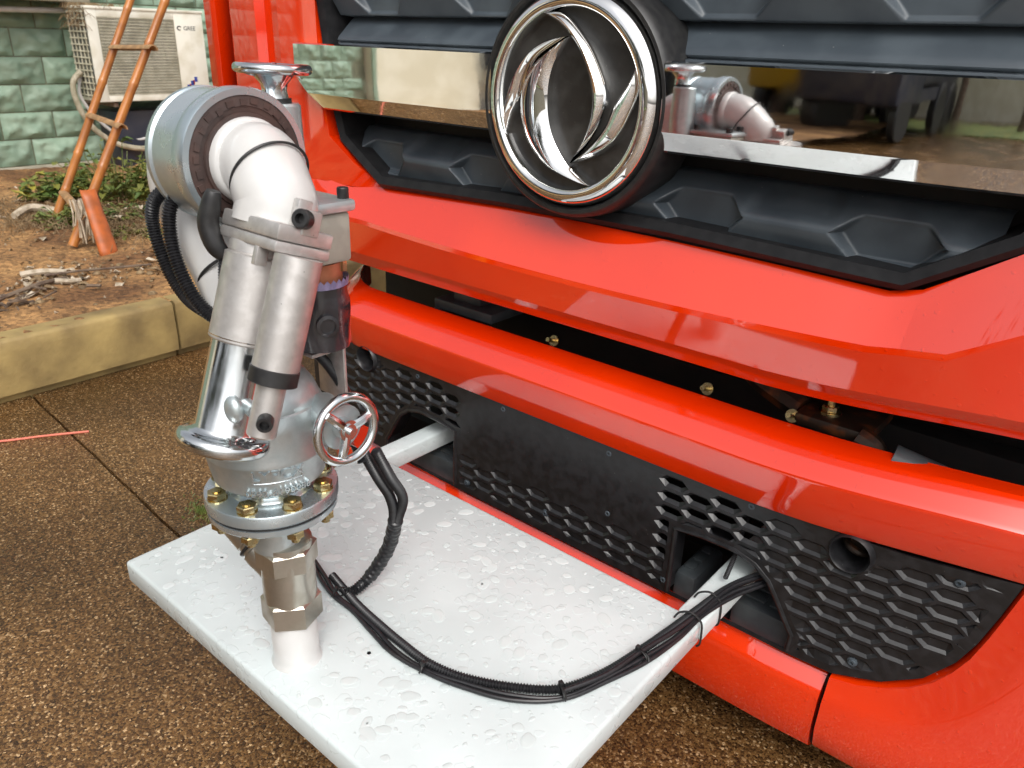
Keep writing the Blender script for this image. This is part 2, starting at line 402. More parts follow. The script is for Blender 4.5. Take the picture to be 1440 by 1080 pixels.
def soil_z(x, y):
    e = min(1, max(0, (-3.24 - x) / 0.35))
    n = noise.noise(V((x * 1.7, y * 1.7, 0))) * 0.035 + noise.noise(V((x * 7, y * 7, 4))) * 0.014 + noise.noise(V((x * 24, y * 24, 2))) * 0.005
    return 0.2525 + 0.006 * noise.noise(V((x * 20, y * 20, 7))) + e * n
gx = frange(-7.24, -3.232, 150); gy = frange(-0.6, 5.2, 200)
MB().grid([[V((x, y, soil_z(x, y))) for x in gx] for y in gy]).build('soil_bed', 'soil', kind='structure', ang=180)
MB().grid([[V((x, y, 0.235)) for x in (-7.24, -3.285)] for y in (-12, -0.6)]).build('soil_bed', 'soil', kind='structure')

# kerb stones
def kerb(y0, y1, label):
    t = MB(); ys = frange(y0 + .006, y1 - .006, 26)
    prof = [(-3.236, -0.02), (-3.234, 0.024), (-3.200, 0.036), (-3.196, 0.10), (-3.199, 0.20), (-3.202, 0.240), (-3.208, 0.251), (-3.218, 0.254), (-3.31, 0.254), (-3.32, -0.02)]
    rows = []
    for y in ys:
        j = 0.004 * noise.noise(V((y * 6, 1, 1)))
        chip = max(0, noise.noise(V((y * 9, 5, 1))) - .25) * 0.03
        rows.append([V((px + j - (chip if 0.2 < pz else 0), y, pz - (chip * .8 if 0.2 < pz else 0))) for px, pz in prof])
    t.grid(rows)
    for r, rev in ((rows[0], 1), (rows[-1], 0)):
        t.add(r, [tuple(range(len(r)))])
    t.build('kerb_stone', 'kerb', label=label, cat='kerb stone', group='kerb stones along the soil bed', ang=50)
for y0, y1, lb in ((-3.6, -0.8, 'mustard concrete kerb stone outside the picture on the left'),
                   (-0.8, 1.545, 'long mustard painted kerb stone at left edge in front of the bare soil'),
                   (1.545, 3.9, 'mustard kerb stone right of the cracked joint, behind the silver nozzle'),
                   (3.9, 6.2, 'far mustard kerb stone seen through the gap beside the truck')):
    kerb(y0, y1, lb)

# house wall with split-face blocks
wall = thing('green_block_wall', (-7.3, 1.5, 0.22), 'green split-face block wall of the building behind the soil bed', 'wall')
MB().box(-7.60, -7.272, -3.5, 6.5, 0.0, 3.4).build('mortar_backing', 'mortar', wall, smooth=False)
MB().box(-7.60, -7.205, -3.5, 6.5, 0.12, 0.268, b=.008).build('plinth', 'concrete', wall)
def block_mesh(i, w, h):
    rnd = random.Random(i); t = MB(); nx, nz = 25, 15
    cx = rnd.uniform(.3, .7); rows = []
    for j in range(nz):
        row = []
        for k in range(nx):
            u = k / (nx - 1); v = j / (nz - 1)
            ed = min(u, 1 - u) * w; ez = min(v, 1 - v) * h
            e = min(1, min(ed, ez) / 0.035)
            q = noise.noise(V((u * 3.2 + i * 7, v * 2.3, i))) * 0.030 + noise.noise(V((u * 9 + i, v * 6, 3))) * 0.010
            fold = -abs(u - cx) * 0.03 - abs(v - .5) * 0.012
            d = 0.010 + e * (0.034 + q + fold)
            row.append(V((d, (u - .5) * w, (v - .5) * h)))
        rows.append(row)
    t.grid(rows)
    b = [r[0] for r in rows] + rows[-1][1:] + [r[-1] for r in rows[::-1]][1:] + rows[0][::-1][1:-1]
    n0 = len(b); t.add(b + [V((-0.02, p.y, p.z)) for p in b], [(k, (k + 1) % n0, (k + 1) % n0 + n0, k + n0) for k in range(n0)])
    me_o = t.build('block', 'block', ang=40)
    me = me_o.data; bpy.data.objects.remove(me_o); return me
BW, BH = 0.398, 0.207
bms = [block_mesh(i, BW - .012, BH - .010) for i in range(7)]
farb = MB()
for r in range(15):
    z = 0.27 + BH * (r + .5)
    off = (r % 2) * BW * .5 + 0.13
    for k in range(-14, 14):
        y = 2.2 + off + k * BW
        if y < -3.3 or y > 6.3: continue
        if y > 1.6 and y < 4.4 and z < 1.55:
            o = bpy.data.objects.new('block', bms[(k * 3 + r * 5) % 7]); COL.objects.link(o); o.parent = wall
            o.matrix_parent_inverse = Matrix.Translation(-V(wall.location)); o.location = (-7.275, y, z)
        else:
            me = bms[(k + r * 2) % 7]
            farb.add([v.co + V((-7.275, y, z)) for v in me.vertices], [tuple(p.vertices) for p in me.polygons])
farb.build('blockwork', 'block', wall, kind='stuff', ang=40)
MB().tube([(-7.12, 1.2, 1.405), (-7.12, 2.2, 1.425), (-7.1, 3.1, 1.445)], 0.021, 12).build('white_pipe', 'pipe', label='white plastic pipe running along the green wall at top left', cat='pipe')
MB().box(-7.25, -6.95, 1.0, 3.05, 1.50, 1.56, b=.01).build('grey_ledge', 'concrete', label='grey ledge above the white pipe at top left corner', cat='ledge')

# ================================================================== TRUCK
truck = thing('fire_truck', (-0.897, 1.725, 0.0), 'glossy red truck cab front with dark hexagon grille, chrome bar and round emblem', 'truck')
CX = -0.785
# the nose is drawn in its own units below; TS brings it to full size (a 2.5 m wide cab) with its base on the ground
TS = 1.15
truck.scale = (TS, TS, TS)
PINV[truck.name] = Matrix.Translation((0.78, -1.5, -0.1761))
# cab box behind the nose
t = MB()
t.box(-1.80, 0.30, 1.30, 3.2, 0.97, 2.7, b=.03)
t.build('cab_body', 'red', truck)
t = MB(); t.box(-1.82, 0.32, 1.24, 3.2, 0.915, 0.96); t.box(-1.745, 0.32, 1.50, 1.53, 0.12, 0.915)  # cab underside, and an upright sheet coloured as the dark hollow behind the slot
t.build('underbody_and_shade', 'void', truck, smooth=False)
# hood panel, columns along x : bottom, lip, face, crease, facet to the grille edge
cols = []
for x in [-1.86, -1.75, -1.62, -1.50]:
    cols.append((x, .99, 1.045, 0.0))
cols += [(-1.44, .988, 1.055, .012), (-1.37, .984, 1.052, .03)]
A0 = len(cols)
for x in frange(-1.290, -0.262, 24):
    tt = (x + 1.29) / 1.028
    arch = 1 - (2 * tt - 1) ** 2
    cols.append((x, 0.984 - 0.014 * arch, 1.052 + 0.010 * arch, 0.036))
rows = [[], [], [], [], [], [], [], []]
for x, zc, zg, fd in cols:
    u_ = .004 + lift(x)
    rows[0].append(F(x, 0.900 + u_, 0.10)); rows[1].append(F(x, 0.878 + u_, 0.030)); rows[2].append(F(x, 0.880 + u_, 0.006))
    rows[3].append(F(x, 0.902 + u_, -0.008)); rows[4].append(F(x, 0.909 + u_, -0.012)); rows[5].append(F(x, zc - .004, -0.020))
    rows[6].append(F(x, zc + .004, -0.019)); rows[7].append(F(x, zg, fd))
hood = MB(); hood.grid(rows)
# right hand corner past the crease point
cr = [(-0.262, .984, 1.052, .036), (-0.222, .990, 1.062, .036), (-0.168, .996, 1.098, .03), (-0.10, 1.035, 1.145, .026), (-0.03, 1.075, 1.26, .03), (0.10, 1.13, 1.30, .04), (0.30, 1.18, 1.32, .08)]
rows = [[] for _ in range(8)]
for x, zc, zg, fd in cr:
    k = max(0, x + .168)
    u_ = .004 + lift(x)
    rows[0].append(F(x, 0.900 + u_, 0.10)); rows[1].append(F(x, 0.878 + u_, 0.030)); rows[2].append(F(x, 0.880 + u_, 0.006))
    rows[3].append(F(x, 0.902 + u_, -0.008)); rows[4].append(F(x, 0.909 + u_, -0.012)); rows[5].append(F(x, zc - .004, -0.020 + k * .05))
    rows[6].append(F(x, zc + .004, -0.019 + k * .05)); rows[7].append(F(x, zg, fd))
hood.grid(rows)
hood.build('hood_panel', 'red', truck, ang=9, weld=True, solid=.003, wn=True)
# side panel left of the grille with its vertical folds
plan = [(-1.805, 0.05), (-1.80, 0.004), (-1.76, -0.004), (-1.70, -0.004), (-1.695, -0.012), (-1.662, -0.012), (-1.652, 0.008), (-1.590, 0.004), (-1.580, -0.006), (-1.50, -0.002), (-1.455, 0.004)]
t = MB(); rows = []
for z in frange(1.045, 2.0, 20):
    edge = -1.432 - 0.16 * (z - 1.13) if z > 1.13 else -1.432 + 0.142 * (1.13 - z) / 0.078
    row = [F(x, z, d) for x, d in plan]; de = .006 + .03 * max(0, 1.13 - z) / .085; row.append(F(edge, z, de)); row.append(F(edge, z, de + .03)); rows.append(row)
t.grid(rows)
t.build('hood_side_panel', 'red', truck, ang=12, solid=.003, wn=True)
t = MB(); t.grid([[V((-1.925, 1.16, z)), V((-1.918, 1.108, z)), V((-1.905, 1.10, z)), V((-1.872, 1.098, z)), V((-1.862, 1.104, z)), V((-1.858, 1.16, z))] for z in frange(.9, 2.2, 3)])
t.build('corner_pillar', 'red', truck, ang=15, solid=.003)
MB().box(-1.905, -1.79, 1.165, 1.30, 0.97, 2.2).build('pillar_gap_shade', 'void', truck, smooth=False)  # near-black block, its colour stands for the shade in the gap

# grille : backing, black frame, three moulded louvers
t = MB(); t.grid([[F(x, z, .115) for x in frange(-1.47, 0.1, 24)] for z in (1.03, 1.9)]); t.build('grille_backing', 'void', truck)
outl = [(-1.53, 1.75), (-1.455, 1.28), (-1.440, 1.20), (-1.418, 1.135), (-1.290, 1.056), (-0.95, 1.068), (-0.60, 1.072), (-0.245, 1.062), (-0.118, 1.138), (-0.06, 1.235), (0.0, 1.75)]
def inset(p, d):
    out = []
    for i, q in enumerate(p):
        a = V((*p[max(i - 1, 0)], 0)); b = V((*p[min(i + 1, len(p) - 1)], 0)); tdir = (b - a).normalized(); nrm = V((-tdir.y, tdir.x, 0))
        out.append((q[0] + nrm.x * d, q[1] + nrm.y * d))
    return out
def dens(p, n=8):
    o = []
    for a, b in zip(p[:-1], p[1:]):
        for k in range(n): o.append((a[0] + (b[0] - a[0]) * k / n, a[1] + (b[1] - a[1]) * k / n))
    return o + [p[-1]]
o1 = dens(inset(outl, -.003)); o2 = dens(inset(outl, .006)); o3 = dens(inset(outl, .021)); o4 = dens(inset(outl, .027))
t = MB()
t.grid([[F(x, z, .06) for x, z in o1], [F(x, z, .026) for x, z in o1], [F(x, z, .019) for x, z in o2], [F(x, z, .026) for x, z in o3], [F(x, z, .11) for x, z in o4]])
t.build('grille_frame', 'frame', truck, ang=40)
def hexd(x, z, cx, hw_top, hw_mid, zt, zm, zb):
    """signed inside distance to a flat topped hexagon"""
    ax = abs(x - cx)
    d1 = zt - z; d2 = z - zb
    sl = (hw_mid - hw_top) / (zt - zm); d3 = ((hw_mid - (z - zm) * sl) - ax) / math.hypot(1, sl)
    sl2 = (hw_mid - hw_top) / (zm - zb); d4 = ((hw_mid - (zm - z) * sl2) - ax) / math.hypot(1, sl2)
    return min(d1, d2, d3, d4)
def louver(z0, zmid, z1, xl, xr, centers, name, hexes=True):
    t = MB(); rows = []
    for z in frange(z0, z1, 60 if hexes else 12):
        row = []
        xa, xb = xl(z), xr(z)
        for x in frange(xa, xb, 560 if hexes else 60):
            if z > zmid: b = 0.030 + 0.058 * (z - zmid) / (z1 - zmid)
            else: b = 0.030 + 0.028 * (zmid - z) / (zmid - z0)
            b += 0.0035 * math.exp(-((z - zmid) / .004) ** 2)
            if hexes:
                for c in centers:
                    if abs(x - c) < .1:
                        s = hexd(x, z, c, .043, .078, zmid + .028, zmid - .004, zmid - .040)
                        k = min(1, max(0, s / .009)); k = k * k * (3 - 2 * k)
                        b = b * (1 - k) + (0.062) * k
                # facet breaks between the hexagons on the upper face
                for c in centers:
                    for sg in (-1, 1):
                        s = abs(x - (c + sg * .142)) - .07
                        if s < 0 and z > zmid + .004: b += 0.004 * min(1, -s / .02) * min(1, (z - zmid - .004) / .01)
            row.append(F(x, z, b))
        rows.append(row)
    rows = [[p + V((0, .05, -.004)) for p in rows[0]]] + rows + [[p + V((0, .04, .004)) for p in rows[-1]]]
    t.grid(rows); t.build(name, 'slate', truck, ang=60)
cen = [CX + k * .2635 + (0.004 if k > 0 else -.004) for k in (-2, -1, 1, 2)]
cen = [-1.303, -1.022, -0.562, -0.2815]
lf = lambda z: -1.27 - 0.145 * min(1, (z - 1.05) / .075)
rf = lambda z: -0.268 + 0.115 * min(1, (z - 1.05) / .075)
louver(1.050, 1.120, 1.165, lf, rf, cen, 'louver')
louver(1.326, 1.336, 1.388, lambda z: -1.425, lambda z: -.07, cen, 'louver', False)
louver(1.384, 1.424, 1.470, lambda z: -1.44, lambda z: -.07, cen, 'louver')
louver(1.470, 1.530, 1.580, lambda z: -1.45, lambda z: -.05, cen, 'louver')

# chrome bar, two halves either side of the emblem
def bar(x0, x1, left):
    t = MB(); rows = []
    prof = [(1.333, .05), (1.332, .010), (1.3285, -.016), (1.326, -.0205), (1.300, -.0206), (1.265, -.0206), (1.240, -.0205), (1.2315, -.0203), (1.2295, -.0190), (1.2045, -.0075), (1.201, -.003), (1.204, .05)]
    xs = frange(x0, x1, 60)
    for z, d in prof:
        row = []
        for x in xs:
            xx = x
            if left and z < 1.262: xx = max(x, x0 + min(1, (1.262 - z) / .055) * .075)
            row.append(F(xx, z, d))
        rows.append(row)
    t.grid(rows)
    o = t.build('chrome_bar', 'chrome', truck, ang=20)
    return o
bar(-1.508, -0.945, True)
t = MB()
t.prism([F(-1.508, 1.262, -.020), F(-1.433, 1.2035, -.004), F(-1.418, 1.2035, -.004), F(-1.495, 1.262, -.023)], (0, .05, 0))
t.build('bar_end_trim', 'chrome2', truck)
bar(-0.612, 0.02, False)

# emblem
EX, EZ = -0.781, 1.262
emb = MB(); oy = yf(EX)
emb.lathe([(.186, -.07), (.1855, -.02), (.183, .008), (.180, .017), (.176, .021), (.171, .021), (.1675, .016), (.166, .002)], (EX, oy, EZ), (0, -1, 0), 96, cap=False)
boss = emb.build('emblem', 'rubber', truck, ang=40)
t = MB(); t.lathe([(.1655, .004), (.1640, .015), (.1600, .024), (.1530, .0315), (.1450, .034), (.1395, .0325), (.1360, .027), (.1340, .018), (.1330, .004)], (EX, oy, EZ), (0, -1, 0), 128, cap=False)
t.build('chrome_ring', 'chrome', boss, ang=70)
t = MB(); t.lathe([(0.001, .013), (.141, .013)], (EX, oy, EZ), (0, -1, 0), 64, cap=False)
t.build('emblem_disc', 'disc', boss)
def crescent(outer, inner, nm='emblem_blade'):
    """a curved blade between two edges that meet in a point, raised to a ridge"""
    def res(p, n=22):
        P = [V((a, b)) for a, b in p]; Q = []
        for i in range(len(P) - 1):
            p0 = P[max(i - 1, 0)]; p1 = P[i]; p2 = P[i + 1]; p3 = P[min(i + 2, len(P) - 1)]
            for k in range(10):
                t = k / 10; Q.append(0.5 * ((2 * p1) + (p2 - p0) * t + (2 * p0 - 5 * p1 + 4 * p2 - p3) * t * t + (3 * p1 - p0 - 3 * p2 + p3) * t ** 3))
        Q.append(P[-1]); L_ = [0]
        for i in range(1, len(Q)): L_.append(L_[-1] + (Q[i] - Q[i - 1]).length)
        out = []
        for k in range(n):
            d = L_[-1] * k / (n - 1); j = 1
            while j < len(Q) - 1 and L_[j] < d: j += 1
            t = (d - L_[j - 1]) / max(1e-9, L_[j] - L_[j - 1]); out.append(Q[j - 1].lerp(Q[j], t))
        return out
    a = res(outer, 34); b = res(inner, 34); t = MB(); rows = []
    for k in range(34):
        w = (a[k] - b[k]).length; s = math.sin(PI * k / 33) ** .6
        r = []
        for q, hh in ((0, 0), (0.0, .5), (.12, .78), (.38, 1.0), (.62, .9), (.85, .66), (1, .45), (1, 0)):
            p = a[k].lerp(b[k], q); r.append(V((p.x, oy - .013 - .030 * hh * (0.35 + .65 * s), p.y)))
        rows.append(r)
    t.grid(rows); t.build(nm, 'chrome', boss, ang=28)
crescent([(-.782, 1.357), (-.846, 1.316), (-.871, 1.264), (-.859, 1.205), (-.814, 1.160), (-.757, 1.142), (-.712, 1.137)],
         [(-.782, 1.357), (-.810, 1.318), (-.818, 1.271), (-.808, 1.217), (-.777, 1.171), (-.740, 1.148), (-.712, 1.137)])
crescent([(-.782, 1.357), (-.825, 1.350), (-.860, 1.326), (-.892, 1.284), (-.905, 1.237), (-.901, 1.201)],
         [(-.782, 1.357), (-.835, 1.328), (-.858, 1.300), (-.875, 1.264), (-.893, 1.232), (-.901, 1.201)])
crescent([(-.839, 1.389), (-.793, 1.388), (-.744, 1.352), (-.716, 1.315), (-.701, 1.278), (-.709, 1.239), (-.731, 1.204), (-.768, 1.167)],
         [(-.839, 1.389), (-.796, 1.369), (-.759, 1.336), (-.735, 1.289), (-.731, 1.244), (-.744, 1.203), (-.768, 1.167)])
crescent([(-.768, 1.167), (-.717, 1.185), (-.678, 1.216), (-.655, 1.263), (-.649, 1.294), (-.655, 1.325)],
         [(-.768, 1.167), (-.728, 1.200), (-.702, 1.232), (-.690, 1.262), (-.670, 1.292), (-.655, 1.325)])

# bumper beam
prof = [(.74, .066), (.803, .064), (.806, .061), (.8045, .054), (.7925, .030), (.7900, .026), (.7640, -.008), (.7590, -.013), (.7530, -.0145), (.720, -.010), (.690, -.002), (.677, .004), (.675, .016), (.680, .08)]
t = MB(); xs = frange(-1.58, 0.34, 90); rows = []
for z, d in prof:
    row = []
    for x in xs:
        c = max(0, -x - 1.36); back = 3.2 * c * c
        row.append(F(x, z + lift(x, .006 if z > .8 else .018), d + back))
    rows.append(row)
t.grid(rows); t.build('bumper_beam', 'red', truck, ang=26, wn=True)

# lower black panel with hexagon mesh
S, PZ = 0.0492, 0.0293
Ain, Bin, Cin = .0300, .0158, .0127
Afl, Bfl, Cfl = .0246, .0129, .0086
outline = [(-1.56, .676), (-1.2, .679), (-.8, .680), (-.4, .680), (-.15, .682), (-.010, .690), (-.023, .632), (-.038, .575), (-.055, .532), (-.088, .484), (-.14, .448), (-.211, .425), (-.29, .424), (-.7, .424), (-1.1, .424), (-1.30, .430), (-1.48, .46), (-1.56, .50)]
def rim(p, k):  # shrink towards an inner line
    out = []
    n = len(p)
    for i in range(n):
        a = V((*p[i - 1], 0)); b = V((*p[(i + 1) % n], 0)); c = V((*p[i], 0))
        d1 = (c - a).normalized(); d2 = (b - c).normalized(); n1 = V((d1.y, -d1.x, 0)); n2 = V((d2.y, -d2.x, 0)); m_ = (n1 + n2).normalized()
        out.append((c.x + m_.x * k / max(.5, m_.dot(n1)), c.y + m_.y * k / max(.5, m_.dot(n1))))
    return out
inner = rim(outline, .014)
opR = [(-.512, .430), (-.512, .566), (-.46, .574), (-.40, .575), (-.362, .565), (-.335, .545), (-.315, .515), (-.298, .487), (-.282, .462), (-.284, .430)]
opL = [(2 * CX - x, z) for x, z in opR][::-1]
opL = [(x + .004, z) for x, z in opL]
def pin(x, z, poly):
    c = False; j = len(poly) - 1
    for i in range(len(poly)):
        xi, zi = poly[i]; xj, zj = poly[j]
        if (zi > z) != (zj > z) and x < (xj - xi) * (z - zi) / (zj - zi) + xi: c = not c
        j = i
    return c
def segd(x, z, poly):
    best = 9
    for i in range(len(poly)):
        ax, az = poly[i - 1]; bx, bz = poly[i]; dx, dz = bx - ax, bz - az
        t_ = max(0, min(1, ((x - ax) * dx + (z - az) * dz) / (dx * dx + dz * dz + 1e-12)))
        best = min(best, math.hypot(x - ax - dx * t_, z - az - dz * t_))
    return best
holes = [(-.224, .655, .030), (-1.340, .655, .030)]
cells = {}
for k in range(-4, 32):
    cx = -.1325 - S * k
    for n in range(-2, 9):
        cz = .652 - PZ * n - (PZ / 2 if k % 2 else 0)
        if not pin(cx, cz, outline) and segd(cx, cz, outline) > .02: continue
        inR = cx > -.53; inL = cx < -1.045
        if not (inR or inL):
            if cz > .508 or cz < .440 or cx < -1.02 or cx > -.545: continue
        if cx < -1.5: continue
        if any(pin(cx, cz, op) for op in (opR, opL)): continue
        dep = .0042; hole = False
        if (inR and cx < -.33 and segd(cx, cz, opR) > .010 and cz > .50) or (inL and cx > -1.25 and cz > .50): hole = True; dep = .0050
        if not (inR or inL): dep = .0042
        if cz > .668: dep = .0025; hole = False
        if segd(cx, cz, inner) < .005: continue
        cells[(k, n)] = (cx, cz, dep, hole)
def hx(cx, cz, a, b, c): return [(cx - a, cz), (cx - b, cz + c), (cx + b, cz + c), (cx + a, cz), (cx + b, cz - c), (cx - b, cz - c)]
def hs(x, z, cx, cz):   # 0 outside ring, 1 on the floor
    ax, az = abs(x - cx), abs(z - cz)
    def lev(a, b, c): return max(az / c, (ax + az * (a - b) / c) / a)
    l1 = lev(Ain, Bin, Cin); l2 = lev(Afl, Bfl, Cfl)
    if l1 >= 1: return 0
    if l2 <= 1: return 1
    return min(1, (1 - l1) / max(1e-6, (1 - l1) + (l2 - 1)))
pv, pe = [], []
def addpoly(p):
    n = len(pv); pv.extend([V(q) for q in p]); pe.extend([(n + i, n + (i + 1) % len(p)) for i in range(len(p))])
def ringpts(cx, cz, r, n=20): return [(cx + r * math.cos(2 * PI * i / n), cz + r * math.sin(2 * PI * i / n)) for i in range(n)]
opRo = rim(opR, -.012); opLo = rim(opL, -.012)
for p in (outline, inner, opR, opL, opRo, opLo): addpoly(dens(p + [p[0]], 3)[:-1])
for cx, cz, r in holes: addpoly(ringpts(cx, cz, r)); addpoly(ringpts(cx, cz, r + .007))
for cx, cz, dep, ho in cells.values(): addpoly(hx(cx, cz, Ain, Bin, Cin)); addpoly(hx(cx, cz, Afl, Bfl, Cfl))
addpoly([(-1.047, .672), (-1.047, .43), (-.53, .43), (-.53, .672)])
rv, re_, rf_, _, _, _ = delaunay_2d_cdt(pv, pe, [], 0, 1e-5)
cl = list(cells.values())
buck = {}
for c in cl: buck.setdefault((round(c[0] / .05), round(c[1] / .03)), []).append(c)
def near(x, z):
    kx, kz = round(x / .05), round(z / .03)
    for i in (-1, 0, 1):
        for j in (-1, 0, 1): yield from buck.get((kx + i, kz + j), ())
def depth(x, z):
    if segd(x, z, opRo) < 1e-4 or segd(x, z, opLo) < 1e-4 or pin(x, z, opRo) or pin(x, z, opLo):
        return 0.0
    for hx_, hz_, r in holes:
        if math.hypot(x - hx_, z - hz_) < r + .0069: return 0.0
    if not pin(x, z, inner) or segd(x, z, inner) < 1e-4: return 0.0
    for c in near(x, z):
        s = hs(x, z, c[0], c[1])
        if s > 0: return s * c[2]
    return 0.0
vs = [F(p.x, p.y, 0.012 + depth(p.x, p.y)) for p in rv]; fs = []
for f in rf_:
    x = sum(rv[i].x for i in f) / 3; z = sum(rv[i].y for i in f) / 3
    if not pin(x, z, outline) or pin(x, z, opR) or pin(x, z, opL): continue
    if any(math.hypot(x - a, z - b) < r for a, b, r in holes): continue
    if pin(x, z, inner) and not (pin(x, z, opRo) or pin(x, z, opLo)) and any(c[3] and hs(x, z, c[0], c[1]) >= .999 for c in near(x, z)): continue
    fs.append(tuple(f))
t = MB(); t.add(vs, fs)
panel = t.build('lower_mesh_panel', 'black', truck, smooth=False, solid=.004)
# rolled edge along the openings, recess sleeve and inner skirt
for op in (opR, opL):
    pth = [F(x, z, .010) for x, z in (op if op is opR else op)]
    MB().tube(pth, .0052, 8, smooth=False).build('opening_rim', 'black', panel)
    t = MB(); t.grid([[F(x, z, .012) for x, z in op], [F(x, z, .055) for x, z in op]]); t.build('opening_skirt', 'black', panel)
for cx, cz, r in holes:
    t = MB(); o = F(cx, cz, 0)
    t.lathe([(r + .005, -.012), (r + .0035, -.006), (r, .001), (r - .003, -.004), (r - .004, -.05), (r - .006, -.06)], o, (0, -1, 0), 40, cap=False)
    hl = t.build('tow_hole_sleeve', 'black', truck, ang=40)
    t = MB(); t.lathe([(0.001, -.052), (r - .006, -.052)], o, (0, -1, 0), 24, cap=False); t.torus(o + V((0, .045, -.004)), (0.3, 0, 1), .019, .006, 24, 8)
    t.build('tow_eye', 'rust', hl)
for x, z in [(-.385, .668), (-.081, .664), (-.185, .461), (-.919, .664), (-.662, .660), (-.653, .534), (-1.020, .449), (-.522, .449), (-1.17, .66), (-.80, .468)]:
    t = MB(); o = F(x, z, .012); t.lathe([(.0082, -.001), (.0082, .0015), (.006, .0025), (.0052, .0055), (.003, .0058), (.0026, .003), (.0005, .003)], o, (0, -1, 0), 14, cap=False)
    t.build('screw', 'slate', truck)

# steps and darkness behind the openings
for x0, x1 in ((-.515, -.470), (-.40, -.285), (-1.25, -1.05)):
    st = MB(); st.box(x0, x1, 1.112, 1.235, .36, .462, b=.012)
    s_ = st.build('step_tread', 'step', truck)
    t = MB()
    nx = max(1, int((x1 - x0) / .045))
    for i in range(nx):
        for j in range(3):
            xa = x0 + .010 + (x1 - x0 - .014) / nx * i
            t.box(xa, xa + (x1 - x0 - .02) / nx - .006, 1.135 + j * .032, 1.135 + j * .032 + .022, .4605, .4655, b=.0015)
    t.build('tread_pad', 'step', s_)
st = MB(); st.box(-.475, -.405, 1.112, 1.235, .34, .395, b=.01); st.build('step_tread', 'step', truck)
# cross member, brackets, bolts in the slot above the bumper
t = MB(); t.box(-1.18, .3, 1.36, 1.42, .62, .76, b=.006); t.build('cross_member', 'void', truck)
t = MB(); t.box(-1.19, -1.02, 1.16, 1.30, .80, .822, b=.004); t.box(-1.15, -1.07, 1.18, 1.28, .822, .842, b=.004); t.box(-1.19, -1.175, 1.16, 1.34, .70, .80)
t.build('hinge_bracket', 'step', truck)
t = MB(); t.box(-.37, -.25, 1.155, 1.28, .800, .822, b=.008); t.tube([(-.27, 1.16, .812), (-.245, 1.162, .80), (-.235, 1.165, .765), (-.235, 1.168, .66)], .018, 10); t.tube([(-.37, 1.2, .81), (-.45, 1.22, .83), (-.50, 1.25, .85)], .022, 8)
t.build('lock_bracket', 'rust', truck)
t = MB(); t.cyl((-.215, 1.15, .795), (-.07, 1.17, .765), .026, n=16); t.build('buffer_tube', 'step', truck)
for x, y, z in ((-.325, 1.19, .822), (-1.11, 1.22, .842)):
    t = MB(); t.cyl((x, y, z), (x, y, z + .004), .017); t.hexp((x, y, z + .004), (0, 0, 1), .013, .010); t.cyl((x, y, z + .01), (x, y, z + .05), .0065, n=10); t.build('hinge_bolt', 'zincy', truck)
for x, dy in ((-.852, .075), (-.522, .078), (-.372, .078)):
    t = MB(); o = V((x, yf(x) + dy, .812)); t.cyl(o, o + V((0, -.02, .008)), .0045, n=8); t.cyl(o + V((0, .0, 0)), o + V((0, .003, -.001)), .011, n=14); t.hexp(o + V((0, .003, 0)), (0, 1, -.1), .008, .006)
    t.build('bumper_bolt', 'zincy', truck)

# red lower lip and right corner
lipz = [(.397, .050), (.412, .030), (.4135, .024), (.412, .014), (.392, -.004), (.388, -.007), (.375, -.010), (.330, -.012), (.290, -.008), (.262, .002), (.250, .016), (.250, .08)]
t = MB(); xs = frange(-1.66, -.2165, 60)
t.grid([[F(x, z, d + .004 + 2.6 * max(0, -x - 1.40) ** 2) for x in xs] for z, d in lipz]); 
t.add([F(xs[-1], z, d + .004) for z, d in lipz], [tuple(range(len(lipz)))])
t.build('bumper_lip', 'red', truck, ang=28, wn=True)
Apts = [(-.2095, .4215), (-.17, .431), (-.135, .446), (-.105, .466), (-.080, .490), (-.060, .520), (-.045, .552), (-.032, .595), (-.022, .635), (-.010, .688), (-.004, .72)]
Bpts = [(-.2095, .392), (-.155, .394), (-.105, .404), (-.065, .423), (-.032, .452), (-.010, .490), (.004, .530), (.014, .578), (.022, .625), (.034, .680), (.04, .72)]
Cpts = [(-.2095, .375), (-.150, .377), (-.095, .386), (-.050, .405), (-.012, .436), (.014, .478), (.030, .522), (.042, .574), (.050, .625), (.060, .680), (.066, .72)]
Dpts = [(-.2095, .320), (-.13, .315), (-.05, .312), (.02, .320), (.08, .350), (.13, .40), (.16, .46), (.18, .53), (.19, .60), (.20, .68), (.21, .72)]
Epts = [(-.2095, .275), (-.12, .265), (-.03, .255), (.06, .25), (.16, .26), (.24, .30), (.30, .38), (.34, .48), (.36, .60), (.37, .68), (.38, .72)]
Gpts = [(-.2095, .250), (-.12, .240), (-.03, .228), (.08, .215), (.22, .21), (.34, .24), (.42, .33), (.46, .46), (.48, .60), (.49, .68), (.5, .72)]
t = MB()
t.grid([[F(x, z, .05) for x, z in Apts], [F(x, z, .016) for x, z in Apts], [F(x, z, .002) for x, z in [(a + (b - a) * .12, c + (d - c) * .12) for (a, c), (b, d) in zip(Apts, Bpts)]],
        [F(x, z, -.004) for x, z in Bpts], [F(x, z, -.011) for x, z in Cpts], [F(x, z, -.013) for x, z in Dpts], [F(x, z, .000) for x, z in Epts], [F(x, z, .022) for x, z in Gpts], [F(x, z, .08) for x, z in Gpts]])
t.add([F(-.2095, z, d) for z, d in ((.4215, .05), (.4215, .016), (.392, -.004), (.375, -.011), (.32, -.013), (.275, 0), (.25, .022), (.25, .08))], [tuple(range(8))])
t.build('bumper_corner', 'red', truck, ang=28, wn=True)
MB().box(-.222, -.204, 1.10, 1.13, .262, .41).build('seam_shade_strip', 'void', truck, smooth=False)  # strip behind the bumper seam, shade put in as near-black colour
